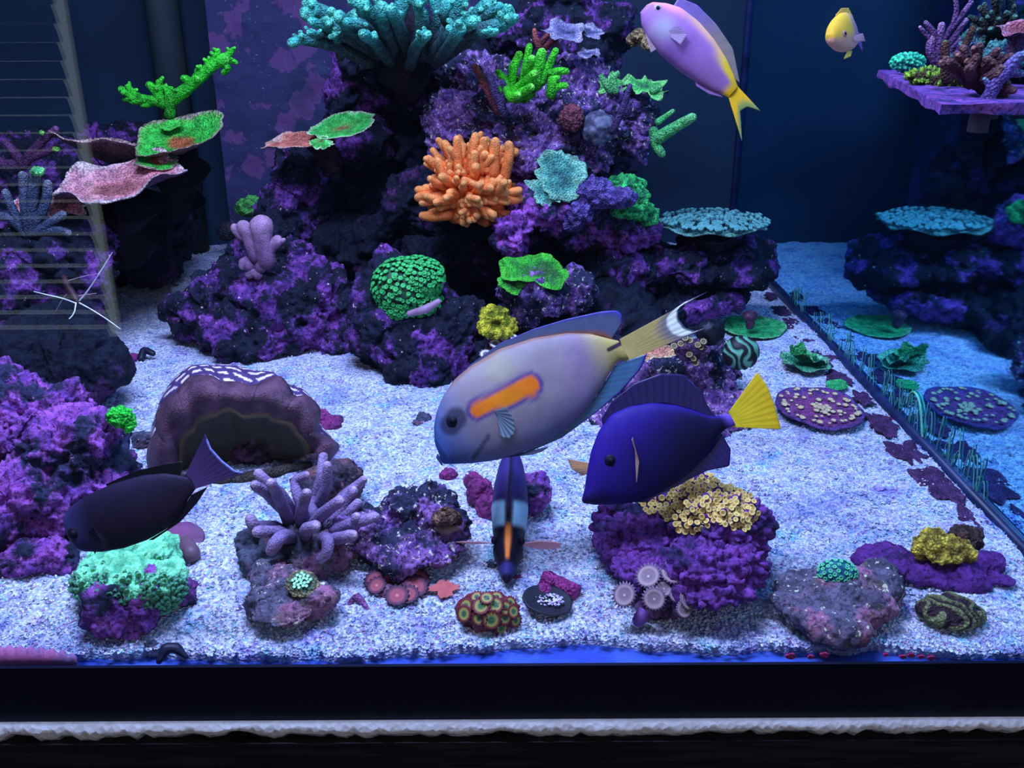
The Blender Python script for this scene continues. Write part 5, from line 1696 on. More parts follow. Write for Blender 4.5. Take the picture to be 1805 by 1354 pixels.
# -------------------------------------------------- frag rack with its corals
zr_ = 0.30
rp = [(0.243, 0.55), (0.327, 0.88), (XR - 0.001, 0.88), (XR - 0.001, 0.55)]
rack = thing('coral_rack', 'purple crusted coral rack fixed to the side glass', 'rack', (0.30, 0.7, zr_ - 0.008))
V = [(x, y, zr_) for x, y in rp] + [(x, y, zr_ - 0.006) for x, y in rp]
F = [[0, 1, 2, 3][::-1], [4, 5, 6, 7], [0, 4, 5, 1][::-1], [1, 5, 6, 2][::-1], [2, 6, 7, 3][::-1], [3, 7, 4, 0][::-1]]
bm = bmesh.new()
vs_ = [bm.verts.new(Vector(v) - BASE[rack.name]) for v in V]
for q in F:
    bm.faces.new([vs_[i] for i in q])
bmesh.ops.subdivide_edges(bm, edges=bm.edges[:], cuts=14, use_grid_fill=True)
bm.normal_update()
co_ = np.array([tuple(v.co) for v in bm.verts])
d_ = 0.0022 * fbm(co_ * 60, 3, 3)
for v, d in zip(bm.verts, d_):
    v.co += v.normal * d
me = bpy.data.meshes.new('shelf')
bm.to_mesh(me)
bm.free()
me.materials.append(rock_mat('rack_crust', A(40, 34, 120), A(130, 70, 210), A(60, 50, 190), 0.85, 40, A(190, 150, 240), 0.68))
o = bpy.data.objects.new('shelf', me)
COL.objects.link(o)
o.parent = rack
for x, y in ((0.300, 0.62), (0.335, 0.58), (0.345, 0.70)):
    v, f, tt = tube([(x, y, zr_ - 0.024), (x, y, zr_ - 0.003)], (0.0065, 0.0058), 12, False)
    mesh_obj('plug_socket', v, f, M_SMOOTH, rack, col=np.tile(A(70, 60, 90), (len(v), 1)))


def RK(name, label, px, py, Y):
    b_ = P(px, py, Y)
    b_.z = zr_
    return thing(name, label, 'coral', b_)


t = RK('dome_coral', 'neon turquoise brain-ridged coral on the rack corner', 1602, 120, 0.80)
C = P(1600, 110, 0.80)
s = S(1600, 110, 0.80)
lump(t, 'head', C, (30 * s, 24 * s, 17 * s), tone(A(10, 110, 110), A(40, 235, 190), 0.0, 0.3), M_SMOOTH, 1.6 * s, 3, 0.05, 3, 0.25, 6)
t = RK('branching_coral', 'lilac thin-branched coral standing on the rack', 1650, 130, 0.72)
branches(t, [([(1650, 130), (1652, 90), (1660, 45)], 9, 6), ([(1656, 80), (1680, 45), (1712, 4)], 6, 4), ([(1680, 45), (1686, 20), (1684, -6)], 5, 4), ([(1690, 34), (1705, 14), (1716, -8)], 5, 3), ([(1654, 70), (1640, 50), (1632, 40)], 6, 4), ([(1652, 80), (1630, 58), (1622, 48)], 5, 3), ([(1662, 90), (1685, 60), (1702, 36)], 7, 5), ([(1665, 100), (1680, 80), (1690, 70)], 8, 6), ([(1650, 110), (1640, 90), (1642, 70)], 9, 7)], [(0, A(70, 44, 120)), (0.6, A(96, 66, 160)), (1, A(170, 140, 220))], seed=91, Y=0.72)
t = RK('finger_coral', 'brown finger coral with two mint tips on the rack', 1675, 140, 0.66)
branches(t, [([(1668, 140), (1666, 105), (1666, 78)], 9, 7), ([(1672, 140), (1695, 95), (1714, 52)], 9, 6), ([(1690, 105), (1702, 100), (1706, 90)], 5, 4)], [(0, A(50, 34, 40)), (0.8, A(74, 50, 50)), (0.93, A(90, 130, 90)), (1, A(120, 230, 150))], seed=92, Y=0.66)
t = RK('encrusting_coral', 'olive speckled coral tile on the rack edge', 1650, 140, 0.70)
lump(t, 'mat', [P(1635, 136, 0.70), P(1670, 142, 0.68)], [(0.013, 0.012, 0.005), (0.012, 0.012, 0.005)], tone(A(60, 50, 40), A(120, 190, 60), 0.1, 0.5), M_CORAL, 0.0008, 5, 0.3, 6)
t = RK('bush_coral', 'shaggy dark brown coral bush on the rack', 1720, 150, 0.60)
bush(t, P(1715, 152, 0.60), S(1715, 150, 0.60), 26, 62, 9, [(0, A(40, 24, 44)), (0.7, A(74, 44, 70)), (1, A(120, 90, 110))], (0.35, -0.2, 0.9), 0.9, seed=14, fork=0.7)
t = RK('bush_coral', 'dark coral bush with teal tips at the back of the rack', 1770, 60, 0.72)
bush(t, P(1768, 62, 0.72), S(1768, 60, 0.72), 26, 56, 6, [(0, A(30, 18, 24)), (0.7, A(40, 40, 54)), (1, A(70, 140, 150))], (0, -0.1, 1), 1.1, seed=15, fork=0.8)
t = RK('plate_coral', 'dim rose plate coral at the end of the rack', 1790, 70, 0.66)
plate(t, 'plate', P(1795, 58, 0.66), 34 * S(1790, 60, 0.66), 20, -10, 0, 0.8, 0.3, 0.1, 4, [(0, A(120, 60, 90)), (0.8, A(150, 84, 130)), (1.0, A(170, 120, 190)), (1.1, A(80, 50, 110))], M_CORAL, 0.1, 3, 0.2)
stem(t, P(1795, 62, 0.66), (0, 0, -0.025), 0.008, A(70, 44, 100))
t = RK('branching_coral', 'sky blue leaning coral branch at the rack edge', 1760, 150, 0.58)
branches(t, [([(1740, 175), (1765, 135), (1792, 104), (1806, 98)], 12, 9), ([(1765, 140), (1780, 130), (1800, 130)], 8, 7), ([(1745, 170), (1742, 150), (1736, 140)], 7, 4)], [(0, A(70, 50, 160)), (0.5, A(90, 80, 200)), (1, A(90, 150, 200))], seed=95, Y=0.58)
t = RK('encrusting_coral', 'teal and violet rubble coral at the back of the rack', 1720, 90, 0.72)
lump(t, 'mat', [P(1720, 85, 0.74), P(1700, 100, 0.72), P(1745, 90, 0.74), P(1760, 110, 0.70)], [(0.016, 0.014, 0.012), (0.014, 0.014, 0.012), (0.016, 0.014, 0.012), (0.018, 0.016, 0.012)], tone(A(60, 50, 140), A(60, 130, 160), -0.2, 0.3), M_CORAL, 0.0012, 8, 0.3, 4)

# coralline patches on the sand along the side glass
rr2 = random.Random(21)
for k in range(11):
    y = 0.60 + k * 0.058
    R_ = rr2.uniform(0.008, 0.016)
    t = thing('coralline_patch', 'dark purple coralline patch on the sand along the side glass', 'coralline algae', (XR - 0.016 - R_ * 0.5, y, 0.0), 'coralline patches along the side glass')
    plate(t, 'crust', Vector((XR - 0.014 - R_ * 0.6, y, 0.0030)), R_, 0, 0, 0, 1.8, -0.1, 0.08, 4, [(0, A(70, 40, 120)), (0.7, A(56, 34, 104)), (1.0, A(80, 50, 130)), (1.1, A(40, 26, 80))], M_CORAL, 0.2, 40 + k, 0.5, nt=50, nr=8)
chip('pebble', 'magenta coralline chip against the side glass', 'pebble', [(1562, 740, 0.79, 14, 5)], m_mag, 109)
# ================================================================== fish
M_FISH = attr_mat('fish_skin', 0.6, 900, 0.3, 0.0004, 0.18, 0.10, 60)
M_FIN = attr_mat('fish_fin', 0.45, 300, 0.15, 0.0004, 0.3, 0.08, 120)


def fin_mat(name, alpha):
    return attr_mat(name, 0.45, 300, 0.1, 0.0004, 0.3, 0.05, 120, alpha)


class Fish:
    """a fish seen side-on: profiles in px, swimming across the view at distance Y; yaw turns it"""

    def __init__(self, name, label, cat, cx, cy, Y, yaw=0.0, group=None):
        self.c = P(cx, cy, Y)
        self.cx, self.cy = cx, cy
        self.s = S(cx, cy, Y)
        self.N = fwd.copy()
        self.A_ = RT.copy()
        self.B_ = UP.copy()
        R = Matrix.Rotation(math.radians(yaw), 3, self.B_)
        self.A_, self.N = R @ self.A_, R @ self.N
        self.k = 1.0 / max(0.3, math.cos(math.radians(yaw)))
        self.root = thing(name, label, cat, self.c, group)

    def w(self, px, py, d=0.0):
        """px position and depth offset (px units, + away) -> world"""
        return self.c + self.A_ * ((px - self.cx) * self.s * self.k) + self.B_ * ((self.cy - py) * self.s) + self.N * (d * self.s)

    def body(self, upper, lower, width, colf, ns=110, nr=44, power=1.0, peak=0.36, snout=0.35):
        up_, lo_ = np.array(upper, float), np.array(lower, float)
        a0 = (up_[0] + lo_[0]) / 2
        a1 = (up_[-1] + lo_[-1]) / 2
        ax = (a1 - a0) / np.linalg.norm(a1 - a0)
        ay = np.array([-ax[1], ax[0]])
        L = np.linalg.norm(a1 - a0)

        def prof(p):
            u = (p - a0) @ ax
            v = (p - a0) @ ay
            u = np.maximum.accumulate(u + np.arange(len(u)) * 1e-6)
            return u, v
        uu, uv = prof(up_)
        lu, lv = prof(lo_)
        ts = 0.5 - 0.5 * np.cos(np.linspace(0, math.pi, ns))
        ts = ts ** 1.15
        su = ts * L
        top, bot = np.interp(su, uu, uv), np.interp(su, lu, lv)
        for _ in range(3):
            top[1:-1] = (top[:-2] + 2 * top[1:-1] + top[2:]) / 4
            bot[1:-1] = (bot[:-2] + 2 * bot[1:-1] + bot[2:]) / 4
        t = ts
        wd = width * np.where(t < peak, np.sin(0.5 * math.pi * (snout + (1 - snout) * t / peak)) if True else 0, np.cos(0.5 * math.pi * (t - peak) / (1 - peak) * 0.88))
        wd = wd * np.minimum(1, (t / 0.04) ** 0.5 + 0.05)
        V, C = [], []
        self.top, self.bot, self.su = top, bot, su
        self.a0, self.ax, self.ay = a0, ax, ay
        self.wd = wd
        for i in range(ns):
            mid, half = (top[i] + bot[i]) / 2, (bot[i] - top[i]) / 2
            for k in range(nr):
                a = 2 * math.pi * k / nr
                sv, cv = math.sin(a), math.cos(a)
                v = mid - half * sv
                d = wd[i] * math.copysign(abs(cv) ** 0.9, cv)
                q = a0 + ax * su[i] + ay * v
                V.append(tuple(self.w(q[0], q[1], -d)))
                C.append(colf(q[0], q[1], su[i] / L, sv))
        F = [[i * nr + k, (i + 1) * nr + k, (i + 1) * nr + (k + 1) % nr, i * nr + (k + 1) % nr] for i in range(ns - 1) for k in range(nr)]
        F += [[k for k in range(nr)], [(ns - 1) * nr + k for k in reversed(range(nr))]]
        return mesh_obj('body', V, F, M_FISH, self.root, col=np.array(C))

    def surf(self, px, py):
        """depth (px) of the near flank at a px position"""
        q = np.array([px, py], float) - self.a0
        u, v = q @ self.ax, q @ self.ay
        t, b_, w_ = np.interp(u, self.su, self.top), np.interp(u, self.su, self.bot), np.interp(u, self.su, self.wd)
        mid, half = (t + b_) / 2, max(1e-3, (b_ - t) / 2)
        sv = np.clip((mid - v) / half, -1, 1)
        return -w_ * math.sqrt(max(0, 1 - sv * sv)) ** 0.9

    def fin(self, name, base, edge, colf, d0=0.0, d1=None, thick=1.2, rays=60, rows=12, mat=None, ripple=0.2):
        B_, E_ = resample(base, rays), resample(edge, rays)
        d1 = d0 if d1 is None else d1
        V, C = [], []
        for j in range(rows):
            u = j / (rows - 1)
            for i in range(rays):
                q = B_[i] * (1 - u) + E_[i] * u
                V.append(tuple(self.w(q[0], q[1], d0 + (d1 - d0) * u + ripple * math.sin(i * 0.9) * u)))
                C.append(colf(u, i / (rays - 1)))
        F = [[j * rays + i, j * rays + i + 1, (j + 1) * rays + i + 1, (j + 1) * rays + i] for j in range(rows - 1) for i in range(rays - 1)]
        o = mesh_obj(name, V, F, mat or M_FIN, self.root, col=np.array(C))
        md = o.modifiers.new('thick', 'SOLIDIFY')
        md.thickness = thick * self.s
        md.offset = 0
        return o

    def eye(self, px, py, r, iris, pupil=(0.004, 0.004, 0.008), far=True):
        for sgn in ((1, -1) if far else (1,)):
            d = self.surf(px, py) * sgn
            c = self.w(px, py, d)
            out = (self.N * (-sgn)).normalized()
            x, y, z = frame_of(out)
            for nm, rr, dep, colr in (('eye', r, 0.35, iris), ('pupil', r * 0.6, 0.6, pupil)):
                V, n = [], 16
                for (ra, h) in ((1.0, 0.0), (0.85, 0.5), (0.5, 0.85), (0.01, 1.0)):
                    for k in range(n):
                        a = 2 * math.pi * k / n
                        V.append(tuple(c + (x * math.cos(a) + y * math.sin(a)) * ra * rr * self.s + z * (h * dep * r * self.s - 0.1 * r * self.s)))
                F = [[j * n + k, j * n + (k + 1) % n, (j + 1) * n + (k + 1) % n, (j + 1) * n + k] for j in range(3) for k in range(n)]
                par = self.root if nm == 'eye' else e_
                e_ = mesh_obj(nm, V, F, M_FISH, par, col=np.tile(colr, (len(V), 1)))


def seg_dist(x, y, a, b):
    ax_, ay_ = b[0] - a[0], b[1] - a[1]
    t = max(0, min(1, ((x - a[0]) * ax_ + (y - a[1]) * ay_) / (ax_ * ax_ + ay_ * ay_)))
    return math.hypot(x - a[0] - t * ax_, y - a[1] - t * ay_), t


def sm(a, b, x):
    t = max(0.0, min(1.0, (x - a) / (b - a)))
    return t * t * (3 - 2 * t)


KF = 0.8   # flanks face the room, away from the lamps: the fish's own pigment is paler than it reads

# ---- orange-shouldered surgeonfish
f1 = Fish('surgeonfish', 'large grey surgeonfish with an orange shoulder bar and white-edged tail', 'fish', 960, 690, 0.555)
GR, BL, HD, DK = A(112, 114, 160), A(58, 88, 196), A(24, 74, 190), A(34, 34, 60)


def c1(x, y, u, sv):
    q = np.array([x, y]) - f1.a0
    v = float(q @ f1.ay)
    down = sm(-10, 90, v)
    c = mixc(GR, BL, down * 0.85)
    c = mixc(c, A(110, 90, 185), 0.45 * math.exp(-((x - 1020) / 28) ** 2))
    c = mixc(c, A(170, 190, 150, KF), 0.30 * math.exp(-((x - 880) ** 2 + (y - 650) ** 2) / 900.0))
    c = mixc(HD, c, sm(0.08, 0.40, u + 0.10 * (1 - down)))
    c = mixc(c, A(150, 148, 110), sm(0.80, 0.97, u))
    c = mixc(c, A(110, 76, 70), 0.7 * sm(0.90, 0.97, sv) * sm(0.1, 0.3, u))
    d, t = seg_dist(x, y, (842, 722), (932, 680))
    wv = 11 + 6 * t
    c = mixc(c, A(70, 60, 170, KF), (1 - sm(wv + 6, wv + 11, d)) * 0.95)
    c = mixc(c, mixc((0.95, 0.20, 0.008), (0.95, 0.26, 0.006), math.sin(t * 3.1)), 1 - sm(wv - 1, wv + 3, d))
    d, t = seg_dist(x, y, (1072, 617), (1097, 604))
    c = mixc(c, A(40, 34, 60), 1 - sm(2.5, 5, d))
    d, t = seg_dist(x, y, (796, 748), (806, 736))
    c = mixc(c, A(20, 26, 70), 0.8 * (1 - sm(14, 24, d)))
    d, t = seg_dist(x, y, (836, 806), (862, 768))
    c = mixc(c, A(40, 50, 100), 0.75 * (1 - sm(2, 6, d)))
    return c


f1.body([(776, 806), (766, 780), (765, 750), (770, 724), (782, 696), (802, 668), (830, 645), (880, 615), (940, 596), (1000, 587), (1040, 588), (1070, 596), (1096, 602)],
        [(780, 818), (800, 818), (830, 817), (870, 812), (910, 803), (960, 782), (1005, 750), (1040, 715), (1062, 680), (1078, 652), (1090, 636), (1104, 634)], 34, c1, 170, 76)
f1.fin('dorsal_fin', [(822, 652), (880, 618), (940, 599), (1000, 590), (1050, 592), (1078, 600)], [(826, 645), (880, 606), (940, 580), (1000, 562), (1060, 549), (1088, 547), (1098, 556), (1096, 570)],
       lambda u, w_: mixc(mixc(A(110, 70, 60, KF), A(60, 80, 150, KF), sm(0.05, 0.3, u)), A(40, 40, 190, KF), sm(0.75, 1, u)), rays=80)
f1.fin('anal_fin', [(925, 796), (970, 774), (1010, 742), (1050, 700), (1075, 660), (1088, 642)], [(930, 798), (990, 772), (1050, 728), (1095, 690), (1130, 650), (1141, 624)],
       lambda u, w_: mixc(mixc(A(50, 90, 170, KF), A(40, 110, 190, KF), 0.5 + 0.5 * math.sin(w_ * 120)), A(50, 40, 200, KF), sm(0.8, 1, u)), rays=90)


def ctail(u, w_):
    c = mixc(A(150, 148, 110), A(134, 124, 80), 0.4 * u * (0.5 + 0.5 * math.sin(w_ * 130)) + 0.4 * u)
    e = abs(w_ - 0.5) * 2
    c = mixc(c, A(90, 100, 160, KF), 0.8 * sm(0.5, 0.75, u))
    c = mixc(c, A(215, 225, 250, KF * 1.3), sm(0.76, 0.82, u) * (1 - sm(0.62, 0.82, e)))
    c = mixc(c, A(30, 34, 90), sm(0.955, 0.98, u))
    c = mixc(c, A(50, 50, 150, KF), sm(0.82, 0.97, e) * sm(0.3, 0.7, u))
    return c


f1.fin('tail_fin', [(1092, 598), (1096, 610), (1100, 624), (1102, 638)], [(1246, 515), (1212, 530), (1196, 545), (1196, 562), (1208, 578), (1226, 584), (1256, 574)], ctail, rays=90, rows=40)
f1.fin('pectoral_fin', [(872, 724), (876, 730), (878, 738)], [(892, 716), (906, 738), (908, 762), (898, 772), (882, 768)], lambda u, w_: mixc(A(60, 90, 150, KF), A(110, 140, 200, KF), 0.5 + 0.5 * math.sin(w_ * 50)), f1.surf(878, 724) - 1, f1.surf(900, 745) - 9, mat=fin_mat('clear_fin', 0.75))
f1.fin('pelvic_fin', [(885, 806), (900, 803), (915, 799)], [(940, 800), (955, 795), (968, 786)], lambda u, w_: A(40, 50, 110, KF), -8, -12)
f1.eye(800, 741, 12, A(16, 20, 50))
f1.fin('mouth', [(771, 800), (775, 806), (778, 812)], [(770, 806), (774, 813), (780, 820)], lambda u, w_: A(30, 60, 150), -2, -4, 6, 10, 4, ripple=0)

# ---- yellow-tailed blue tang
f2 = Fish('blue_tang', 'deep violet blue tang with a bright yellow tail', 'fish', 1170, 790, 0.535)
PB, PD = A(24, 8, 140), A(8, 3, 56)


def c2(x, y, u, sv):
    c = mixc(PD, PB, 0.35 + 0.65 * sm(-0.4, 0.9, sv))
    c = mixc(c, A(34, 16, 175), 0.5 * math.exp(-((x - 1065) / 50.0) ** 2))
    n = math.sin(x * 0.9) * math.sin(y * 0.9)
    if u < 0.35:
        c = mixc(c, A(24, 14, 100), 0.35 * max(0, n))
    c = mixc(c, A(8, 4, 48), 0.85 * sm(1120, 1220, x) * (1 - sm(0.6, 1, abs(sv))))  # dark shading of the rear flank, put into the skin colour
    c = mixc(c, A(80, 60, 220, 1.1), sm(0.93, 1.0, u))
    d, t = seg_dist(x, y, (1026, 886), (1060, 880))
    c = mixc(c, A(16, 10, 50), 0.6 * (1 - sm(6, 26, d)))
    return c


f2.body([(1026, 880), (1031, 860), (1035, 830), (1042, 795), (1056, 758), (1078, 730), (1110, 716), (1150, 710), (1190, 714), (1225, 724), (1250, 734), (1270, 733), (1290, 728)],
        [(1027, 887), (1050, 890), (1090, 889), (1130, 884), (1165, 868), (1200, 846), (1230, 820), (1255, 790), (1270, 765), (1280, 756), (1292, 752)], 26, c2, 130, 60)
f2.fin('dorsal_fin', [(1062, 750), (1080, 732), (1120, 716), (1170, 713), (1215, 723), (1255, 737), (1268, 738)], [(1060, 738), (1080, 706), (1118, 676), (1165, 658), (1205, 660), (1236, 690), (1254, 728)],
       lambda u, w_: mixc(A(18, 8, 100), A(10, 4, 76), 0.5 + 0.5 * math.sin(w_ * 110)), rays=80)
f2.fin('anal_fin', [(1120, 885), (1170, 864), (1215, 834), (1252, 794), (1272, 764)], [(1135, 886), (1190, 858), (1245, 830), (1286, 822), (1288, 792)], lambda u, w_: mixc(A(22, 12, 120), A(15, 8, 92), 0.5 + 0.5 * math.sin(w_ * 110)), rays=70)
f2.fin('tail_fin', [(1284, 727), (1288, 735), (1290, 744), (1287, 753)], [(1335, 656), (1352, 680), (1366, 716), (1377, 757)], lambda u, w_: mixc(A(240, 176, 16, 1.2), A(215, 146, 0, 1.1), 0.35 * (0.5 + 0.5 * math.sin(w_ * 110)) * u + 0.3 * u), rays=60, rows=16)
f2.fin('pectoral_fin', [(1112, 770), (1114, 780), (1116, 790)], [(1108, 772), (1120, 810), (1116, 846)], lambda u, w_: A(120, 100, 110, 1.3), f2.surf(1114, 780) - 1, f2.surf(1114, 800) - 20)
f2.fin('pectoral_fin', [(1040, 818), (1042, 826), (1042, 836)], [(1003, 812), (1010, 830), (1030, 842)], lambda u, w_: A(190, 150, 110, 1.0), 22, 34, mat=MATS['clear_fin'])
f2.eye(1074, 810, 11, A(14, 8, 50))

# ---- bristletooth tang
f3 = Fish('bristletooth_tang', 'near-black bristletooth tang with a blue-edged crescent tail', 'fish', 240, 895, 0.475)
K1, K2 = A(22, 16, 60), A(20, 14, 44)


def c3(x, y, u, sv):
    c = mixc(K2, K1, sm(-0.2, 0.9, sv))
    c = mixc(A(34, 40, 110, 1.3), c, sm(0.0, 0.28, u))
    d, t = seg_dist(x, y, (182, 945), (192, 965))
    return mixc(c, A(50, 44, 90, 1.2), 0.6 * (1 - sm(3, 12, d)))


f3.body([(128, 962), (118, 945), (113, 925), (114, 908), (128, 890), (160, 870), (200, 852), (250, 838), (290, 834), (315, 838), (330, 842)],
        [(134, 968), (150, 972), (180, 973), (220, 966), (260, 952), (295, 932), (318, 905), (332, 880), (345, 862)], 21, c3, 110, 50)
f3.fin('dorsal_fin', [(190, 858), (240, 841), (290, 835), (318, 841)], [(186, 854), (240, 830), (290, 818), (322, 813)], lambda u, w_: A(8, 6, 20), rays=50)
f3.fin('anal_fin', [(262, 952), (295, 932), (320, 900), (338, 872)], [(270, 952), (318, 920), (348, 886), (366, 858)], lambda u, w_: A(10, 8, 30), rays=50)
f3.fin('tail_fin', [(326, 838), (336, 846), (344, 862)], [(362, 765), (372, 790), (392, 812), (415, 830), (434, 834)], lambda u, w_: mixc(mixc(A(50, 40, 110, 1.2), A(36, 26, 90, 1.1), u), A(90, 110, 240, 1.1), sm(0.93, 0.95, u) if 0.08 < w_ < 0.95 else 0), rays=70, rows=30)
f3.fin('pectoral_fin', [(164, 934), (166, 944), (168, 952)], [(176, 925), (190, 950), (178, 972)], lambda u, w_: A(10, 8, 34), f3.surf(166, 944) - 1, f3.surf(178, 950) - 8)
f3.eye(136, 938, 11, A(10, 8, 30))

# ---- anthias
f4 = Fish('anthias', 'lilac and pink anthias with a yellow back and forked tail', 'fish', 1220, 100, 0.64)


def c4(x, y, u, sv):
    c = mixc(A(150, 110, 235, 0.62), A(120, 90, 240, 0.62), 0.6 * math.exp(-((x - 1190) ** 2 + (y - 95) ** 2) / 1800.0))
    c = mixc(c, A(150, 190, 245, 0.62), 0.6 * math.exp(-((x - 1165) ** 2 + (y - 58) ** 2) / 400.0))
    c = mixc(c, A(250, 150, 190, 0.62), sm(0.25, 0.9, sv) * (1 - sm(0.15, 0.4, u)))
    c = mixc(c, A(250, 190, 150, 0.62), 0.8 * sm(0.4, 0.9, sv) * sm(0.2, 0.45, u))
    c = mixc(c, A(240, 200, 20, 0.7), sm(0.1, 0.6, sv) * sm(0.62, 0.85, u))
    c = mixc(c, A(240, 190, 10, 0.7), sm(0.9, 0.98, u))
    return c


f4.body([(1130, 18), (1134, 8), (1150, 5), (1175, 7), (1200, 15), (1230, 38), (1258, 70), (1280, 104), (1294, 135), (1300, 152)],
        [(1129, 24), (1131, 44), (1142, 70), (1165, 97), (1200, 126), (1235, 150), (1258, 162), (1272, 166), (1284, 172)], 24, c4, 110, 50)
f4.fin('dorsal_fin', [(1186, 12), (1215, 28), (1250, 62), (1278, 102), (1295, 140)], [(1196, -4), (1228, 8), (1262, 42), (1292, 86), (1304, 146)], lambda u, w_: mixc(A(110, 100, 230, 0.62), A(120, 120, 150, 0.7), sm(0.2, 0.6, w_)), rays=60, mat=fin_mat('haze_fin', 0.8))
f4.fin('tail_fin', [(1298, 150), (1294, 160), (1284, 171)], [(1341, 196), (1318, 188), (1304, 196), (1306, 216), (1308, 250)], lambda u, w_: mixc(A(230, 190, 10, 0.7), A(110, 140, 90, 0.8), sm(0.4, 0.9, u)), rays=50, rows=16)
f4.fin('anal_fin', [(1225, 144), (1245, 155), (1262, 163)], [(1228, 152), (1250, 166), (1276, 172)], lambda u, w_: A(130, 100, 220, 0.62))
f4.fin('pectoral_fin', [(1176, 62), (1178, 68), (1178, 74)], [(1190, 55), (1206, 72), (1194, 90)], lambda u, w_: A(160, 150, 245, 0.62), f4.surf(1178, 68) - 1, f4.surf(1190, 74) - 8, mat=fin_mat('faint_fin', 0.45))
f4.fin('pelvic_fin', [(1150, 80), (1156, 88)], [(1136, 62), (1146, 96)], lambda u, w_: A(150, 140, 200, 1.2), -4, -10, mat=MATS['faint_fin'])
f4.eye(1157, 21, 7, A(130, 130, 190))

# ---- small yellow fish turned towards the viewer
f5 = Fish('small_anthias', 'small round yellow fish with a violet tail near the rack', 'fish', 1488, 60, 0.70, 38)


def c5(x, y, u, sv):
    c = mixc(A(235, 200, 60, 0.62), A(220, 160, 190, 0.62), sm(0.1, -0.6, sv))
    c = mixc(c, A(180, 130, 225, 0.62), sm(0.55, 0.9, u))
    return mixc(c, A(235, 200, 200, 0.62), 0.5 * sm(-0.2, -0.8, sv))


f5.body([(1450, 72), (1453, 56), (1462, 42), (1475, 28), (1490, 21), (1503, 22), (1514, 32), (1522, 46)], [(1452, 82), (1460, 90), (1472, 94), (1486, 93), (1500, 87), (1512, 78), (1522, 66)], 15, c5, 60, 36, peak=0.4)
f5.fin('dorsal_fin', [(1468, 36), (1482, 25), (1500, 22), (1510, 30)], [(1468, 32), (1482, 16), (1498, 11), (1510, 24)], lambda u, w_: A(200, 170, 50, 0.8))
f5.fin('tail_fin', [(1520, 46), (1522, 56), (1520, 66)], [(1537, 50), (1530, 58), (1534, 78)], lambda u, w_: A(110, 80, 220, 0.62))
f5.fin('pelvic_fin', [(1488, 92), (1500, 88)], [(1478, 109), (1494, 100)], lambda u, w_: A(200, 180, 20, 0.62), -6, -8)
f5.fin('pectoral_fin', [(1492, 68), (1494, 74)], [(1506, 60), (1512, 72)], lambda u, w_: A(200, 170, 240, 0.62), f5.surf(1492, 70) - 1, -22, mat=MATS['faint_fin'])
f5.eye(1472, 68, 6, A(150, 110, 140))

# ---- white-cheeked surgeonfish, nose down, facing the viewer
NO = P(893, 1026, 0.515)
TA = P(903, 775, 0.625)
f6 = thing('cheek_surgeonfish', 'dark blue surgeonfish facing out nose-down with pale blue cheeks', 'fish', NO)
ax = (TA - NO)
L = ax.length
ax.normalize()
sx = Vector((1, 0, 0))
sx = (sx - ax * sx.dot(ax)).normalized()
sz_ = sx.cross(ax).normalized()     # the back of the fish
if sz_.z < 0:
    sz_ = -sz_
s6 = S(893, 930, 0.56)
us = [0, .03, .08, .15, .22, .30, .40, .52, .66, .80, .92, 1.0]
wid = [3, 9, 14, 19, 26, 25, 30, 33, 31, 24, 12, 5]
top = [4, 12, 22, 32, 40, 48, 56, 60, 56, 44, 26, 16]
bot = [4, 8, 18, 34, 48, 58, 66, 70, 64, 46, 24, 14]
ns, nr = 110, 56
V, Cc = [], []
for i in range(ns):
    u = (i / (ns - 1)) ** 1.2
    w_, tp, bt = (np.interp(u, us, a) * s6 for a in (wid, top, bot))
    c = NO + ax * (u * L) - sz_ * (0.35 * tp)
    for k in range(nr):
        a = 2 * math.pi * k / nr
        cv, sv = math.cos(a), math.sin(a)
        h = tp if sv > 0 else bt
        V.append(tuple(c + sx * (w_ * cv) + sz_ * (h * sv)))
        col = mixc(A(26, 22, 90, 1.2), A(34, 30, 120, 1.3), sm(0.3, 0.8, u))
        col = mixc(A(14, 10, 40), col, sm(0.40, 0.46, u + 0.10 * (1 - abs(sv))))
        pale = sm(0.36, 0.40, u + 0.08 * sv) * (1 - sm(0.48, 0.52, u + 0.10 * (sv - 0.5))) * sm(0.16, 0.34, abs(cv)) * sm(-0.9, -0.2, sv)
        col = mixc(col, A(110, 170, 250, 1.2), pale)
        org = sm(0.10, 0.13, u) * (1 - sm(0.28, 0.33, u)) * (1 - sm(0.15, 0.26, abs(cv))) * (sv > 0)
        col = mixc(col, A(190, 100, 40, 1.3), org)
        col = mixc(col, A(44, 44, 150), (1 - sm(0.07, 0.11, u)) * sm(0.02, 0.05, u) * (sv > 0.3))
        Cc.append(col)
F = [[i * nr + k, i * nr + (k + 1) % nr, (i + 1) * nr + (k + 1) % nr, (i + 1) * nr + k] for i in range(ns - 1) for k in range(nr)] + [[k for k in reversed(range(nr))], [(ns - 1) * nr + k for k in range(nr)]]
mesh_obj('body', V, F, M_FISH, f6, col=np.array(Cc))


def pt6(u, x, h):
    tp = np.interp(u, us, top) * s6
    return NO + ax * (u * L) + sx * (x * s6) + sz_ * (h * s6 + 0.65 * tp)


def sheet(name, rows, col, parent, mat=None, thick=0.0005):
    n_ = len(rows[0])
    V = [tuple(p) for r in rows for p in r]
    F = [[j * n_ + i, j * n_ + i + 1, (j + 1) * n_ + i + 1, (j + 1) * n_ + i] for j in range(len(rows) - 1) for i in range(n_ - 1)]
    o = mesh_obj(name, V, F, mat or M_FIN, parent, col=np.tile(col, (len(V), 1)))
    o.modifiers.new('thick', 'SOLIDIFY').thickness = thick
    return o


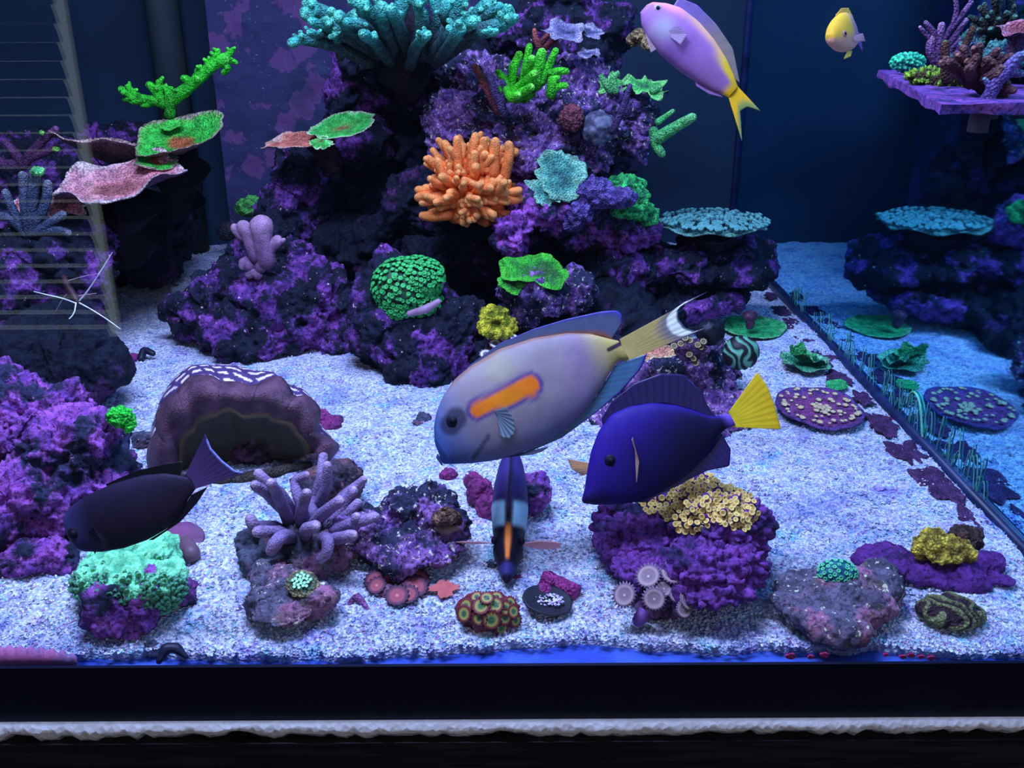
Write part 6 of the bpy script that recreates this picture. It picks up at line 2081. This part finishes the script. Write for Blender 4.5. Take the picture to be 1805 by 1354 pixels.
uu_ = np.linspace(0.36, 0.97, 24)
sheet('dorsal_fin', [[pt6(u, 0, h * (6 + 22 * sm(0.36, 0.7, u))) for u in uu_] for h in (-0.4, 0.0, 0.4, 0.7, 1.0)], A(40, 16, 60, 1.2), f6, thick=0.0009)
for sg, e in ((-1, 1.0), (1, 1.0)):
    rows = []
    for j in range(10):
        u = j / 9
        wdt = (0.25 + 0.75 * math.sin(u * 2.6)) * (10 if sg > 0 else 4)
        rows.append([pt6(0.24, sg * (22 + u * 68), -26) + Vector((0, 0, s6 * wdt * (k / 5 - 0.5) * 2)) + Vector((0, -s6 * 6 * (k / 5 - .5), 0)) for k in range(6)])
    sheet('pectoral_fin', rows, A(190, 150, 210, 1.0), f6, fin_mat('pink_fin', 0.85))
for sg in (-1, 1):
    c = pt6(0.235, sg * 24, -14)
    V, n = [], 14
    for (h, ra) in [(math.sin(q), math.cos(q)) for q in np.linspace(-1.4, 1.5, 8)]:
        for k in range(n):
            a = 2 * math.pi * k / n
            V.append(tuple(c + (sz_ * math.cos(a) + ax * math.sin(a)) * ra * 7 * s6 + sx * sg * h * 5 * s6))
    F = [[j * n + k, j * n + (k + 1) % n, (j + 1) * n + (k + 1) % n, (j + 1) * n + k] for j in range(7) for k in range(n)]
    mesh_obj('eye', V, F, M_FISH, f6, col=np.tile(A(12, 10, 40), (len(V), 1)))
sheet('tail_fin', [[NO + ax * (L * (0.98 + 0.22 * u)) + sz_ * ((k / 8 - 0.5) * 2 * s6 * (14 + 46 * u)) - sz_ * 6 * s6 for k in range(9)] for u in np.linspace(0, 1, 6)], A(60, 60, 110, 1.2), f6)

# ---- cleaner shrimp under the ledge, long white feelers
sh = T('cleaner_shrimp', 'cleaner shrimp with long white antennae hanging under the ledge', 134, 530, 0.86, 'shrimp')
v, f, tt = tube([P(112, 488, 0.875), P(120, 506, 0.868), P(130, 522, 0.862), P(136, 532, 0.858)], (0.0022, 0.0036, 0.0040, 0.0022), 12, True, True)
mesh_obj('body', v, f, M_SMOOTH, sh, col=np.where((np.abs(np.sin(tt * 16)) > 0.5)[:, None], np.array(A(50, 26, 44)), np.array(A(34, 20, 36))))
for pl in ([(140, 530), (155, 512), (175, 482), (198, 445)], [(140, 534), (165, 548), (190, 564), (212, 580)], [(134, 534), (128, 556), (100, 578), (66, 587)], [(132, 534), (110, 526), (80, 519), (60, 514)]):
    pts = [P(x, y, 0.856 - 0.02 * i / 3) for i, (x, y) in enumerate(pl)]
    v, f, tt = tube(pts, (0.0007, 0.0006, 0.0005, 0.0003), 6, True, True)
    mesh_obj('antenna', v, f, M_SMOOTH, sh, col=np.tile(A(190, 185, 250, 1.4), (len(v), 1)))
for pl in ([(136, 522), (155, 519), (170, 517)], [(120, 495), (148, 487), (176, 482)], [(124, 512), (110, 528), (92, 560)]):
    v, f, tt = tube([P(x, y, 0.864) for x, y in pl], (0.00035, 0.0003, 0.0002), 5, True, True)
    mesh_obj('leg', v, f, M_SMOOTH, sh, col=np.tile(A(150, 140, 190), (len(v), 1)))
